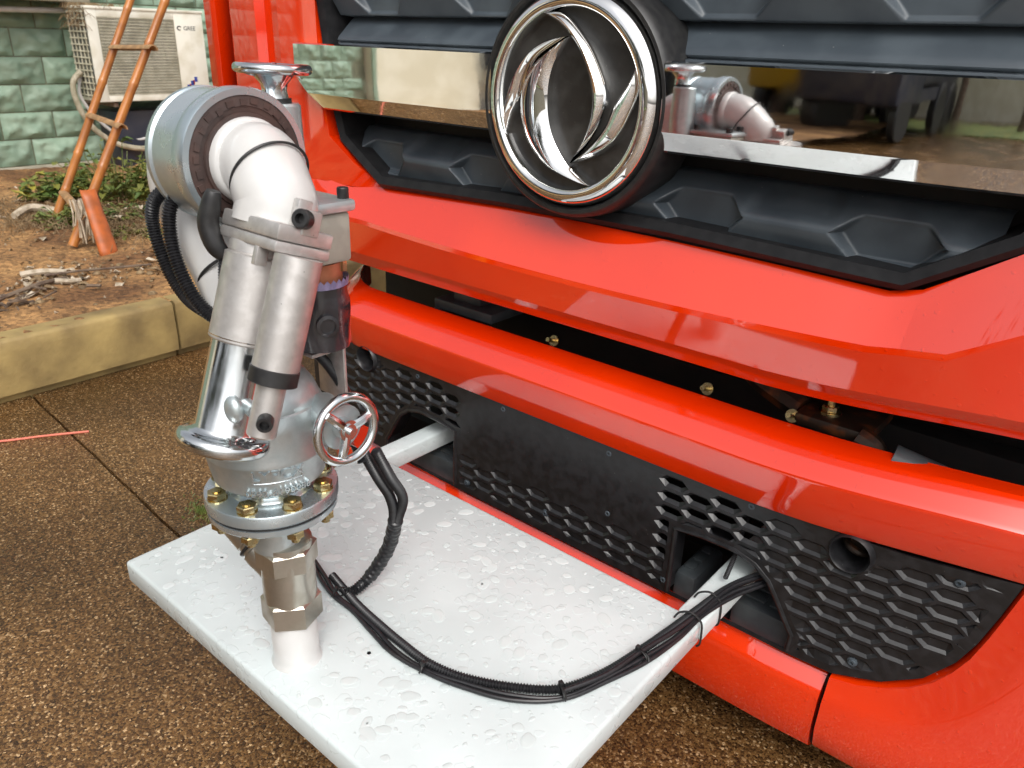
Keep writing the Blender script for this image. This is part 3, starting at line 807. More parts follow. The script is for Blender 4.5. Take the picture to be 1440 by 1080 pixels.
t = MB(); t.box(-1.6, .30, 1.30, 1.34, .22, .40); t.build('inner_bumper', 'void', truck, smooth=False)

# ================================================================== WHITE PLATFORM
plat = thing('mounting_platform', (-.9, .55, .36), 'white steel platform with raindrops on it carrying the water cannon in front of the truck', 'platform')
t = MB(); t.box(-1.356, -.436, .482, 1.092, .352, .400, b=.007)
t.build('deck', 'white', plat, ang=50)
for x0, x1 in ((-1.353, -1.300), (-.487, -.4325)):
    t = MB(); t.box(x0, x1, 1.0925, 1.90, .3535, .3995, b=.005); t.build('support_beam', 'white', plat, ang=50)
# lying water: thin irregular lenses
t = MB(); rnd = random.Random(5)
for i in range(620):
    x = rnd.uniform(-1.335, -.46); y = rnd.uniform(.50, 1.075)
    r = min(.0115, .0018 + rnd.random() ** 3 * .0125)
    if math.hypot(x + .9, y - .554) < .05: continue
    n = 16; an = rnd.uniform(0, 6.3); el = rnd.uniform(1, 1.7); rings = []
    c = V((x, y, .4002)); vs = []; fs = []
    for q, hh in ((1, 0.0), (.93, .45), (.75, .8), (.4, 1.0)):
        for k in range(n):
            a = 2 * PI * k / n
            rr = r * q * (1 + .22 * noise.noise(V((math.cos(a) * 1.3 + i, math.sin(a) * 1.3, i * .7))))
            px, py = math.cos(a) * rr * el, math.sin(a) * rr
            vs.append(c + V((px * math.cos(an) - py * math.sin(an), px * math.sin(an) + py * math.cos(an), hh * min(.0006, r * .16))))
    for j in range(3):
        for k in range(n): fs.append((j * n + k, j * n + (k + 1) % n, (j + 1) * n + (k + 1) % n, (j + 1) * n + k))
    fs.append(tuple(3 * n + k for k in range(n)))
    t.add(vs, fs)
t.build('water_drops', 'water', kind='stuff', label='flat raindrops lying on the white platform', ang=80)

# ================================================================== WATER CANNON
can = thing('water_cannon', (-.90, .554, .40), 'motorised water cannon of cast grey metal and white pipe standing on the white platform', 'water cannon')
AX, AY = -.90, .554
BX, BY = -.908, .546
UP = (0, 0, 1)
def lz(prof, name, m, parent=can, n=64, ang=35, **k):
    t = MB(); t.lathe([(r, z) for r, z in prof], (AX, AY, 0), UP, n, **k); return t.build(name, m, parent, ang=ang)
lz([(.041, .400), (.039, .404), (.0372, .412), (.0370, .488), (.034, .494)], 'riser_pipe', 'pipe')
vb = MB(); vb.lathe([(.040, .492), (.0415, .538), (.0410, .60), (.040, .635), (.030, .640)], (AX, AY, 0), UP, 48)
valve = vb.build('branch_valve', 'nickel', can)
t = MB(); t.lathe([(.044, .485), (.0475, .4885), (.0475, .5275), (.044, .531)], (AX, AY, 0), UP, 6, ph=.35); t.build('hex_collar', 'nickel', valve, ang=20)
t = MB(); t.lathe([(.0435, .588), (.047, .5915), (.047, .6235), (.0435, .627)], (AX, AY, 0), UP, 6, ph=.55); t.build('hex_collar', 'nickel', valve, ang=20)
bd = V((-.78, -.13, .61)).normalized(); b0 = V((AX, AY, .550))
t = MB(); t.lathe([(.027, 0), (.029, .045), (.031, .060), (.031, .074), (.028, .076), (.028, .090), (.030, .092), (.031, .134), (.028, .140)], b0, bd, 32, ph=.2); t.build('side_branch', 'nickel', valve, ang=30)
t = MB(); t.torus(b0 + bd * .083, bd, .0295, .0028, 32, 8); t.build('seal_ring', 'rubber', valve)
t = MB(); t.hexp(b0 + bd * .138, bd, .019, .016); t.build('branch_plug', 'nickel', valve, ang=20)
def lz(prof, name, m, parent=can, n=64, ang=35, **k):
    t = MB(); t.lathe([(r, z) for r, z in prof], (BX, BY, 0), UP, n, **k); return t.build(name, m, parent, ang=ang)
lz([(.0385, .628), (.0385, .700)], 'nipple', 'galv')
lz([(.030, .698), (.092, .698), (.0945, .701), (.0945, .709)], 'lower_flange', 'galvs')
lz([(.0925, .7088), (.0925, .7142)], 'gasket', 'rubber')
lz([(.0945, .714), (.0965, .7165), (.0965, .7315), (.095, .734), (.062, .734), (.060, .737), (.060, .743), (.057, .746), (.053, .746), (.0515, .738)], 'upper_flange', 'galvs')
lz([(.050, .736), (.050, .762)], 'neck', 'chrome2')
t = MB()
for k in range(8):
    a = 2 * PI * k / 8 - .23; x, y = BX + 0.080 * math.cos(a), BY + 0.080 * math.sin(a)
    t2 = MB(); t2.lathe([(.0145, .734), (.0145, .7358)], (x, y, 0), UP, 16); t2.hexp((x, y, .7358), UP, .0142, .0105, ph=k * .7); t2.cyl((x, y, .745), (x, y, .748), .0065, n=10)
    t2.hexp((x, y, .685), UP, .0135, .0115, ph=k); t2.cyl((x, y, .677), (x, y, .72), .0065, n=10)
    t2.build('flange_bolt', 'zincy', can, ang=20)
# main casting
cast = lz([(.050, .754), (.074, .755), (.0795, .760), (.0835, .780), (.0865, .800), (.088, .803), (.0885, .806), (.0875, .809), (.0875, .852), (.086, .862), (.081, .874), (.0785, .876), (.078, .880), (.073, .893), (.062, .910), (.056, .914), (.055, .920), (.055, .932), (.050, .936)], 'swivel_casting', 'galv', ang=28, n=96)
def wrap(txt, size, z, th0, R, lean=0.0):
    vs, fs = text_mesh(txt, size, .0036); out = []
    for v in vs:
        a = th0 + v.x / R; zz = z + v.y; r = R + v.z + .0004 + lean * (zz - z)
        out.append(V((BX + r * math.cos(a), BY + r * math.sin(a), zz)))
    t.add(out, fs)
t = MB(); th = math.radians(-25)
wrap('LYPCX', .0235, .7935, th, .0848, .12); wrap('0592-6190086', .0155, .7655, th, .0816, .14)
for dz in (-.0125, .0125):
    t.tube([V((BX + (.0849 + dz * .12) * math.cos(th + a), BY + (.0849 + dz * .12) * math.sin(th + a), .7935 + dz)) for a in frange(-.40, .40, 14)], .0009, 5, smooth=False)
for a in (-.40, .40): t.tube([V((BX + .0848 * math.cos(th + a), BY + .0848 * math.sin(th + a), .7935 + z)) for z in (-.0125, .0125)], .0009, 5, smooth=False)
t.build('raised_lettering', 'galvs', cast, smooth=False)
for a in (-.98, 1.4, 2.6, -2.0):
    x, y = math.cos(a), math.sin(a); t = MB(); t.lathe([(.014, .070), (.013, .089), (.009, .092)], (BX, BY, .835), (x, y, .12), 20); t.build('casting_boss', 'galv', cast)
# worm housing and side hand wheel
t = MB(); t.cyl((AX + .055, AY + .045, .858), (AX + .115, AY + .030, .860), .026); t.lathe([(.032, 0), (.032, .012)], (AX + .112, AY + .028, .860), (1, 0, 0), 32); t.build('worm_housing', 'galv', cast)
WX, WY, WZ = -.764, .579, .862
wh = MB(); wh.torus((WX, WY, WZ), (1, -.05, .06), .0455, .0068, 64, 14)
wheel = wh.build('hand_wheel', 'chrome2', can)
t = MB(); t.cyl((WX - .03, WY, WZ), (WX + .006, WY, WZ), .015); t.cyl((WX + .005, WY, WZ), (WX + .009, WY, WZ), .010); t.cyl((WX + .009, WY, WZ), (WX + .014, WY, WZ), .005); 
t.build('wheel_hub', 'chrome2', wheel)
for a in (.25, 2.35, 4.45):
    d = V((0, math.cos(a), math.sin(a))); o = V((WX, WY, WZ))
    t = MB(); t.tube([o + d * .008, o + d * .026 + V((.002, 0, 0)), o + d * .044], lambda q: .0078 - .0022 * q, 10); t.build('spoke', 'chrome2', wheel)
# lower goose neck elbow in white pipe
t = MB(); t.tube([(BX, BY, .920), (BX, BY, .955), (AX - .030, BY, 1.000), (AX - .078, AY, 1.050), (AX - .128, AY, 1.095), (AX - .158, AY, 1.140), (AX - .155, AY, 1.178), (AX - .120, AY, 1.198), (AX - .075, AY, 1.200)], .0475, 40)
low = t.build('lower_elbow', 'pipe', can, ang=60)
t = MB(); t.torus((AX - .062, AY, 1.047), (-.7, 0, .7), .0485, .0022, 40, 6); t.build('strap', 'rubber', low)
# pivot body with axis along the truck's width
PX, PZ2 = -.900, 1.199; PY = .556
def lx(prof, name, m, parent=can, n=80, ang=35, **k):
    t = MB(); t.lathe(prof, (PX, PY, PZ2), (1, 0, 0), n, **k); return t.build(name, m, parent, ang=ang)
piv = lx([(.050, -.104), (.074, -.102), (.082, -.099), (.0845, -.094), (.0845, -.086), (.081, -.083), (.0815, -.079), (.0838, -.077), (.0838, -.028), (.0862, -.026), (.088, -.022), (.088, -.003), (.0865, 0), (.0785, 0), (.0785, -.006)], 'pivot_body', 'galvs', ang=30, cap=False)
seal = lx([(.0783, -.005), (.0783, -.0015), (.066, .0005), (.066, -.001), (.0585, -.002), (.0575, .001), (.050, .001), (.050, -.01)], 'seal_ring', 'brown', cap=False)
t = MB(); rnd = random.Random(3)
for k in range(26):
    a = 2 * PI * k / 26 + rnd.uniform(-.03, .03); r = rnd.uniform(.067, .072)
    mt = Matrix.Translation((PX, PY, PZ2)) @ Matrix.Rotation(a, 4, 'X')
    t.box(-.0022, .0013 + .0004 * (k % 3), -.004 - .002 * (k % 2), .004, r - .003, r + .004, mtx=mt)
t.build('seal_lug', 'brown', seal, smooth=False)
# upper post with hand wheel, behind the pivot body
t = MB(); t.lathe([(.029, 1.11), (.029, 1.20), (.0275, 1.235), (.0275, 1.257), (.025, 1.260)], (-.968, .655, 0), UP, 40); t.build('gear_post', 'galv', can)
t = MB(); t.torus((-.978, .655, 1.303), (0, .03, 1), .0455, .0068, 64, 14)
wh2 = t.build('hand_wheel', 'chrome2', can)
t = MB(); t.lathe([(.0185, 1.268), (.0165, 1.280), (.018, 1.288), (.026, 1.2975), (.030, 1.303), (.012, 1.307)], (-.978, .655, -.004), UP, 40); t.build('wheel_hub', 'chrome2', wh2)
for a in (.4, 2.5, 4.6):
    d = V((math.cos(a), math.sin(a), 0)); o = V((-.978, .655, 1.298))
    t = MB(); t.tube([o + d * .012, o + d * .03 + V((0, 0, .002)), o + d * .044 + V((0, 0, .006))], .006, 10); t.build('spoke', 'chrome2', wh2)
t = MB(); t.cyl((-.974, .655, 1.257), (-.974, .655, 1.266), .0195); t.build('wheel_collar', 'rubber', wh2)
# gear box, lid, motor wrapped in a plastic bag
t = MB(); t.box(-.935, -.834, .575, .660, 1.066, 1.134, b=.006); gb = t.build('gear_box', 'box', can)
t = MB(); t.box(-.940, -.828, .570, .666, 1.134, 1.150, b=.005); t.build('box_lid', 'galv', gb)
for x, y in ((-.842, .655), (-.842, .600), (-.925, .655), (-.925, .585)):
    t = MB(); t.lathe([(.0075, 1.149), (.0078, 1.151), (.0078, 1.163), (.0068, 1.1645), (.004, 1.1645), (.0038, 1.158), (.0005, 1.158)], (x, y, 0), UP, 20); t.build('socket_screw', 'rubber', gb)
t = MB(); t.hexp((-.845, .650, 1.052), UP, .0065, .016); t.build('clamp_nut', 'zincy', gb)
t = MB(); t.lathe([(.034, .948), (.0355, .955), (.0355, 1.066)], (-.872, .626, 0), UP, 32); mot = t.build('tilt_motor', 'copper', can)
t = MB(); rows = []
for j, z in enumerate(frange(.945, 1.036, 12)):
    rr = .0405 + (.002 if j < 9 else 0); n = 48
    row = []
    for i in range(n + 1):
        a = 2 * PI * (i % n) / n
        w = 1 + .07 * noise.noise(V((math.cos(a) * 2.2, math.sin(a) * 2.2, z * 26)))
        zz = z + (.004 * noise.noise(V((math.cos(a) * 7, math.sin(a) * 7, 1))) if j == 11 else 0)
        row.append(V((-.872 + math.cos(a) * rr * w, .626 + math.sin(a) * rr * w, zz)))
    rows.append(row)
t.grid(rows); t.add(rows[0][:-1], [tuple(range(48))]); t.build('plastic_wrap', 'bag', mot, ang=60)
t = MB(); rows = []
for j in range(2):
    rows.append([V((-.872 + math.cos(2 * PI * i / 60) * (.0425 + j * .001), .626 + math.sin(2 * PI * i / 60) * (.0425 + j * .001), 1.034 + j * (.008 + .005 * (i % 2)))) for i in range(61)])
t.grid(rows); t.build('torn_bag_edge', 'lilac', mot, smooth=False)
t = MB(); t.lathe([(.0155, 0), (.0155, .006), (.011, .007), (.011, .003), (.001, .003)], (-.834, .610, .985), (1, -.45, 0), 24); t.build('bag_knob', 'bag', mot)
# bracket plate under the motor
t = MB(); t.box(-.925, -.862, .655, .661, .845, .935, b=.002); t.box(-.93, -.86, .60, .66, .930, .936, b=.002); t.build('bracket_plate', 'alu', can)
t = MB(); t.cyl((-.815, .635, .815), (-.80, .635, .815), .017); t.build('red_cap', 'red', can)

# outlet elbow and nozzle in the tilt plane
NX = -.830
nd = V((0, -.093, -.261)).normalized()
top = V((NX, .538, 1.135))
t = MB()
t.lathe([(.0535, -.002), (.0535, .010), (.0505, .014)], (PX, PY, PZ2), (1, 0, 0), 48)
cpts = [V((PX + .002, PY, PZ2)), V((PX + .026, PY, PZ2)), V((PX + .044, PY - .003, PZ2 - .011)), V((NX - .008, PY - .008, PZ2 - .030)), top - nd * .024, top - nd * .010, top + nd * .004]
t.tube(cpts, .0485, 48); elb = t.build('outlet_elbow', 'pipe', can, ang=60)
t = MB(); c_ = V((PX + .050, PY - .003, PZ2 - .012)); t.torus(c_, (.86, -.12, -.5), .0498, .0018, 56, 6); t.build('cable_tie', 'rubber', elb)
def nz(s, dx=0.0, off=0.0): return V((NX + dx, .532, 1.140)) + nd * s + V((0, 0, 0))
t = MB(); t.lathe([(.039, .030), (.0395, .033), (.0395, .042), (.038, .044), (.0420, .046), (.0420, .150), (.0405, .152)], V((NX, .532, 1.140)), nd, 64); t.build('nozzle_barrel', 'alu', can)
t = MB(); t.lathe([(.0375, .150), (.0375, .262), (.040, .2675), (.047, .2695), (.0535, .271), (.0565, .275), (.0575, .280), (.0565, .286), (.053, .290), (.042, .291), (.034, .285)], V((NX, .532, 1.140)), nd, 96, cap=False); t.build('nozzle_mouth', 'chrome2', can, ang=50)
t = MB(); t.lathe([(.0424, .146), (.0410, .1515)], V((NX, .532, 1.140)), nd, 64); t.build('barrel_lip', 'chrome2', can)
# clamp block: a plate in the plane square to the nozzle
ey = nd.cross(V((1, 0, 0))).normalized(); 
def MX(o): return Matrix(((1, ey.x, nd.x, o.x), (0, ey.y, nd.y, o.y), (0, ey.z, nd.z, o.z), (0, 0, 0, 1)))
mc = MX(V((NX, .532, 1.140)))
t = MB(); t.box(-.038, .077, -.040, .038, -.002, .017, mtx=mc, b=.003); blk = t.build('clamp_block', 'alu', can)
t = MB(); t.box(-.038, .077, -.040, .038, .0176, .031, mtx=mc, b=.003); t.build('clamp_block', 'alu', can)
fr = -1 if (mc.to_3x3() @ V((0, 1, 0))).y > 0 else 1
t = MB(); t.box(.048, .060, fr * -.004 - .010, fr * -.004 + .010, -.034, .006, mtx=mc, b=.002); t.box(.054, .079, fr * -.004 - .012, fr * -.004 + .012, -.024, .006, mtx=mc, b=.002); lug = t.build('actuator_lug', 'alu', can)
t = MB(); t.lathe([(.011, 0), (.0115, .002), (.0115, .013), (.010, .015), (.006, .015), (.0055, .006), (.0005, .006)], mc @ V((.076, fr * .004, -.012)), mc.to_3x3() @ V((.45, fr * 1, 0)), 20); t.build('socket_screw', 'rubber', lug, ang=30)
for x, y in ((-.032, fr * .030), (.070, fr * .030), (.070, fr * .010), (.061, fr * .030)):
    t = MB(); t.lathe([(.0038, -.001), (.0038, .0012)], mc @ V((x, y, .001)), mc.to_3x3() @ V((0, 0, -1)), 10); t.build('block_pin', 'rubber', blk)
t = MB(); ac = mc @ V((.080, fr * .006, .031))
t.lathe([(.0275, 0), (.0275, .140), (.026, .142)], ac, nd, 48); act = t.build('actuator_body', 'alu', can)
t = MB(); t.lathe([(.0278, .132), (.0290, .133), (.0290, .150), (.0278, .151)], ac, nd, 48); t.build('rubber_band', 'rubber', act)
t = MB(); t.lathe([(.0175, .149), (.0175, .215), (.016, .217)], ac, nd, 40); t.build('actuator_rod', 'alu', act)
t = MB(); t.lathe([(.009, 0), (.0098, .001), (.0098, .013), (.009, .015), (.0058, .015), (.0054, .006), (.0005, .006)], ac + nd * .190 + V((.013, -.008, 0)), (.75, -.65, 0), 20); t.build('socket_screw', 'rubber', act, ang=30)
t = MB(); t.box(-.004, .004, -.008, .008, .030, .052, mtx=MX(mc @ V((.042, fr * .030, 0))), b=.001); t.build('strain_clip', 'alu', can)
t = MB(); t.ball(V((NX + .028, .532, 1.140)) + nd * .222 + V((.008, -.02, 0)), .015, 16, (1, .7, 1.2)); t.cyl(V((NX + .02, .532, 1.14)) + nd * .222, V((NX + .06, .525, 1.14)) + nd * .222, .009); t.build('rod_anchor', 'galv', can)
# wrapped cable joint at the elbow and the conduits down the back
t = MB(); t.tube([(-.868, .487, 1.175), (-.872, .482, 1.155), (-.874, .478, 1.135), (-.868, .480, 1.112), (-.862, .487, 1.098)], lambda q: .0125 * (1 - .35 * abs(2 * q - 1) ** 3), 14); t.build('taped_joint', 'rubber', can)
t = MB(); t.tube([(-.862, .487, 1.100), (-.866, .485, 1.06), (-.870, .490, 1.01), (-.872, .50, .95)], .0065, 10, step=.0018, rib=.0016); t.build('corrugated_conduit', 'cable', can)
for pts, r in (([(-1.02, .505, 1.155), (-1.035, .492, 1.135), (-1.040, .490, 1.10), (-1.022, .492, 1.05), (-.985, .495, 1.015), (-.94, .500, 1.002), (-.89, .515, .985)], .0085),
               ([(-.985, .498, 1.155), (-.988, .488, 1.125), (-.978, .482, 1.085), (-.958, .484, 1.04), (-.930, .492, 1.008), (-.88, .51, .99)], .0085)):
    t = MB(); t.tube(pts, r, 14, step=.0020, rib=.0022); t.build('corrugated_conduit', 'cable', can, ang=60)
t = MB(); t.tube([(-.905, .618, 1.10), (-.93, .61, 1.02), (-.905, .655, .945), (-.900, .668, .91), (-.900, .668, .86), (-.880, .668, .80), (-.850, .672, .74)], .0085, 14, step=.0020, rib=.002); t.build('corrugated_conduit', 'cable', can, ang=60)
t = MB(); t.tube([(-.92, .60, .945), (-.905, .640, .915), (-.885, .660, .875), (-.87, .668, .84)], .008, 12); t.build('cable', 'cable', can)

# ================================================================== CABLE HARNESS ON THE PLATFORM
har = thing('cable_harness', (-.75, .7, .41), 'bundle of black corrugated conduits and cables curving over the white platform into the truck', 'cables')
Hp = [(-1.082, .729), (-1.02, .712), (-.967, .699), (-.91, .690), (-.849, .683), (-.785, .676), (-.718, .676), (-.654, .693), (-.580, .730), (-.520, .780), (-.489, .854), (-.471, .934), (-.457, 1.020), (-.449, 1.10), (-.436, 1.19), (-.412, 1.26), (-.38, 1.33), (-.36, 1.42)]
def lay(off, dz, i0=0, i1=99, wob=0.0, s=0):
    out = []
    P = Hp[i0:i1]
    for i, (x, y) in enumerate(P):
        a = V((*P[max(i - 1, 0)], 0)); b = V((*P[min(i + 1, len(P) - 1)], 0)); d = (b - a).normalized(); nm = V((-d.y, d.x, 0))
        o = off + wob * math.sin(i * 1.9 + s)
        zz = .4015 + dz
        out.append(V((x + nm.x * o, y + nm.y * o, zz)))
    return out
MB().tube(lay(.006, .0075, 1, 99, .0012), .0068, 14, step=.0025, rib=.0026).build('corrugated_conduit', 'cable', har, ang=60)
MB().tube(lay(-.006, .0045, 0, 99, .003, 1), .0042, 10).build('cable', 'cable', har)
MB().tube(lay(-.0125, .004, 0, 99, .004, 2), .0038, 10).build('cable', 'cable', har)
MB().tube(lay(-.002, .013, 9, 99, .003, 4), .0042, 10).build('cable', 'cable', har)
riser = [(-.858, .668, .775), (-.872, .690, .735), (-.905, .735, .66), (-.93, .770, .59), (-.952, .785, .52), (-.965, .770, .455), (-.965, .735, .420), (-.962, .705, .412)]
riser = [(-.850, .672, .760), (-.850, .700, .70), (-.862, .735, .640), (-.885, .760, .575), (-.915, .768, .50), (-.940, .750, .440), (-.950, .720, .415), (-.958, .700, .411)]
MB().tube(riser, .0078, 14, step=.0025, rib=.0026).build('corrugated_conduit', 'cable', har, ang=60)
MB().tube([V(p) + V((.017, .012, .002)) for p in riser[:3]] + [V(p) + V((.006, .004, 0)) for p in riser[3:]], .0078, 14, step=.0025, rib=.0026).build('corrugated_conduit', 'cable', har, ang=60)
MB().tube([V(p) + V((.003, .002, 0)) for p in riser[3:-1]], lambda q: .0125 + .0016 * math.sin(q * 70) * math.sin(q * 31 + 1) - .005 * max(0, q - .8) / .2, 18, step=.002).build('taped_sleeve', 'cable', har, ang=80)
MB().tube([(-.455, 1.215, .415), (-.462, 1.265, .44), (-.462, 1.29, .50), (-.455, 1.31, .60)], .0045, 10, step=.0018, rib=.0014).build('corrugated_conduit', 'cable', har)
def tie(i, r=.0135, tail=True):
    P = lay(0, .007); p = P[i]; d = (P[i + 1] - P[i - 1]).normalized()
    u = V((-d.y, d.x, 0)).normalized(); w = V((0, 0, 1)); t = MB(); rows = []
    for q in (-.0022, .0022):
        rows.append([p + d * q + u * (math.cos(a) * r - .003) + w * (math.sin(a) * .0098 + .001) for a in frange(0, 2 * PI, 25)])
    t.grid(rows)
    t.box(-.004, .004, -.0035, .0035, -.002, .006, mtx=Matrix.Translation(p + u * (.006 if i % 2 else -.010) + w * .010) @ Matrix.Rotation(i, 4, 'Z'), b=.001)
    if tail: t.tube([p + u * -.010 + w * .012, p + u * -.016 + w * .006 + d * .002, p + u * -.020 + w * .0], .0015, 5)
    t.build('cable_tie', 'rubber', har, solid=.001)
for i in (2, 6, 9, 11): tie(i)
for y in (1.075, 1.150):
    MB().tube([(-.478, y - .012, .404), (-.470, y - .010, .418), (-.452, y - .004, .424), (-.436, y + .002, .412), (-.4305, y + .004, .397), (-.4305, y + .006, .36), (-.436, y + .006, .350)], .0020, 8).build('cable_tie', 'rubber', har)

# ================================================================== AIR CONDITIONER
ax0, ax1, ay0, ay1, az0, az1 = -7.04, -6.70, 2.885, 3.84, .785, 1.46
acu = thing('air_conditioner', (-6.87, 3.36, .785), 'weathered cream outdoor air conditioner unit mounted on the green wall behind the ladder', 'air conditioner')
t = MB(); t.box(ax0, ax1 - .012, ay0 + .003, ay1, az0, az1, b=.012)
cas = t.build('casing', 'acw', acu)
gy0, gy1, gz0, gz1 = 2.965, 3.585, .835, 1.405
t = MB()
for b in ((gy0 - .08, gy0, az0 + .002, az1 - .002), (gy1, ay1 - .002, az0 + .002, az1 - .002)): t.box(ax1 - .0115, ax1, b[0], b[1], b[2], b[3], b=.003)
t.box(ax1 - .0115, ax1, gy0, gy1, az0 + .002, gz0, b=.003); t.box(ax1 - .0115, ax1, gy0, gy1, gz1, az1 - .002, b=.003)
t.build('front_panel', 'acw', acu)
t = MB(); t.box(ax1 - .0118, ax1 - .0085, gy0, gy1, gz0, gz1); t.build('fan_backing', 'acd', acu)
t = MB(); c = V((ax1 - .008, (gy0 + gy1) / 2 - .02, (gz0 + gz1) / 2)); t.torus(c, (1, 0, 0), .235, .010, 48, 8, .4); t.lathe([(.05, 0), (.045, .006)], c, (1, 0, 0), 24)
for k in range(3):
    for q in range(5):
        a = k * 2.094 + q * .17; t.box(-.001 + q * .0008, .001 + q * .0008, -.02, .02, .05, .20, mtx=Matrix.Translation(c) @ Matrix.Rotation(a, 4, 'X'))
t.build('fan', 'print', acu)
t = MB()
for y in frange(gy0 + .004, gy1 - .004, 56): t.box(ax1 - .002, ax1 + .0015, y - .0016, y + .0016, gz0, gz1)
for z in frange(gz0 + .004, gz1 - .004, 26): t.box(ax1 + .0015, ax1 + .004, gy0, gy1, z - .0022, z + .0022)
t.build('fan_guard', 'acm', acu, kind='stuff', smooth=False)
t = MB()
for r_ in range(14):
    z = az0 + .04 + r_ * .0465; t.box(ax0 + .02, ax1 - .02, ay0 - .012, ay0 - .006, z, z + .010)
for k in range(5): x = ax0 + .03 + k * .065; t.box(x, x + .008, ay0 - .010, ay0 - .004, az0 + .03, az1 - .02)
t.build('coil_guard', 'acm', acu, smooth=False)
t = MB(); t.box(ax0 + .02, ax1 - .02, ay0 - .004, ay0 + .002, az0 + .03, az1 - .02); t.build('coil', 'acd', acu, smooth=False)
t = MB(); t.box(ax0 - .01, ax1 + .008, ay0 - .008, ay1 + .008, az1 - .004, az1 + .018, b=.006); t.build('top_cover', 'acw', acu)
def plane_text(txt, size, y, z, x, m, name, rot=0.0):
    vs, fs = text_mesh(txt, size, .0006); t = MB(); c_, s_ = math.cos(rot), math.sin(rot)
    t.add([V((x + v.z, y + v.x * c_ - v.y * s_, z + v.x * s_ + v.y * c_)) for v in vs], fs); t.build(name, m, cas, smooth=False)
plane_text('GREE', .046, 3.715, 1.340, ax1 + .001, 'print', 'lettering')
t = MB(); t.tube([(ax1 + .001, 3.625 + .018 * math.cos(a), 1.342 + .014 * math.sin(a)) for a in frange(.6, 5.2, 12)], .004, 6, smooth=False); t.build('logo_mark', 'print', cas)
t = MB()
for k in range(4): t.box(ax1 - .0005, ax1 + .0008, 3.60 + k * .035, 3.628 + k * .035, .835 + k * .03, .875 + k * .03, mtx=None)
t.build('sticker', 'printb', cas, smooth=False)
t = MB()
for k in range(4): t.box(ax1 - .0005, ax1 + .0008, 3.585 + k * .035, 3.60 + k * .035, .815 + k * .03, .850 + k * .03)
t.build('sticker', 'printr', cas, smooth=False)
for y in (3.0, 3.70):
    t = MB(); t.prism([(-7.27, y, .783), (-6.72, y, .783), (-6.72, y, .745), (-7.20, y, .745), (-7.24, y, .70), (-7.24, y, .52), (-7.27, y, .52)], (0, .035, 0)); t.build('wall_bracket', 'twig', acu, smooth=False)
MB().box(-7.17, -6.85, 3.05, 4.4, .24, .70, b=.02).build('dark_cabinet', 'navy', label='dark box standing under the air conditioner by the wall', cat='cabinet')
hs_ = MB(); hs_.tube([(-6.90, 2.86, 1.00), (-6.88, 2.78, .92), (-6.86, 2.78, .76), (-6.84, 2.86, .58), (-6.82, 3.02, .45), (-6.80, 3.22, .40), (-6.80, 3.36, .43)], .022, 10)
hs_.build('insulated_hose', 'hose', label='cream insulated hose hanging in a loop under the air conditioner', cat='hose', group=None)
hs_ = MB(); hs_.tube([(-6.94, 2.88, .98), (-6.92, 2.83, .84), (-6.90, 2.90, .68), (-6.88, 3.04, .53), (-6.86, 3.22, .47), (-6.84, 3.38, .50)], .013, 8)
hs_.build('drain_hose', 'pipe', label='thin white drain hose hanging inside the loop of the cream hose', cat='hose')
t = MB(); rnd = random.Random(8)
for k in range(220):
    x = rnd.uniform(ax0, ax1); y = rnd.uniform(ay0 - .02, ay0 + .45 * rnd.random()); z = az1 + .018
    if rnd.random() < .45: y = ay0 - .01; z = az1 - rnd.random() * .14
    a = rnd.uniform(0, 6.3); L_ = rnd.uniform(.03, .10)
    t.tube([(x, y, z), (x + math.cos(a) * L_ * .5, y + math.sin(a) * L_ * .5, z + .02), (x + math.cos(a) * L_, y + math.sin(a) * L_, z - .02)], .0022, 3, smooth=False)
t.build('dry_creeper', 'dry', kind='stuff', label='dry grass and creeper on top of the air conditioner')

# ================================================================== LADDER
lad = thing('bamboo_ladder', (-4.8, 1.75, .25), 'orange varnished bamboo ladder leaning in front of the air conditioner', 'ladder')
def rail(a, b, s):
    a = V(a); b = V(b); n = 10; t = MB(); prof = []; L_ = (b - a).length
    for k in range(n):
        h = L_ * k / n; q = 1 - .18 * k / n
        prof += [(.024 * q, h + .02), (.0235 * q, h + L_ / n - .014), (.0268 * q, h + L_ / n - .004), (.0245 * q, h + L_ / n + .004)]
    t.lathe(prof, a, b - a, 16); return t.build('rail', 'bamboo', lad, ang=50)
LA, LB = V((-5.10, 1.80, .24)), V((-5.10, 2.88, 2.24))
RA, RB = V((-4.47, 1.64, .235)), V((-4.52, 2.86, 2.30))
rail(LA, LB, 1); rail(RA, RB, 2)
for q in (.085, .30, .4875, .68, .87):
    a = LA.lerp(LB, q); b = RA.lerp(RB, q - .005); d = (b - a).normalized()
    t = MB(); s0 = a - d * .02; e0 = b + d * .11
    u, w, _ = frame_of(d); pts = []
    for k in range(13):
        an = PI * k / 12 + .2; pts.append((math.cos(an) * .026, math.sin(an) * .026))
    for k in range(13):
        an = PI * (12 - k) / 12 + .2; pts.append((math.cos(an) * .020, math.sin(an) * .020))
    up_ = V((0, 0, 1)); sd_ = d.cross(up_).normalized(); up_ = sd_.cross(d)
    t.prism([s0 + sd_ * p + up_ * q_ for p, q_ in pts], e0 - s0)
    t.build('rung', 'rung', lad)
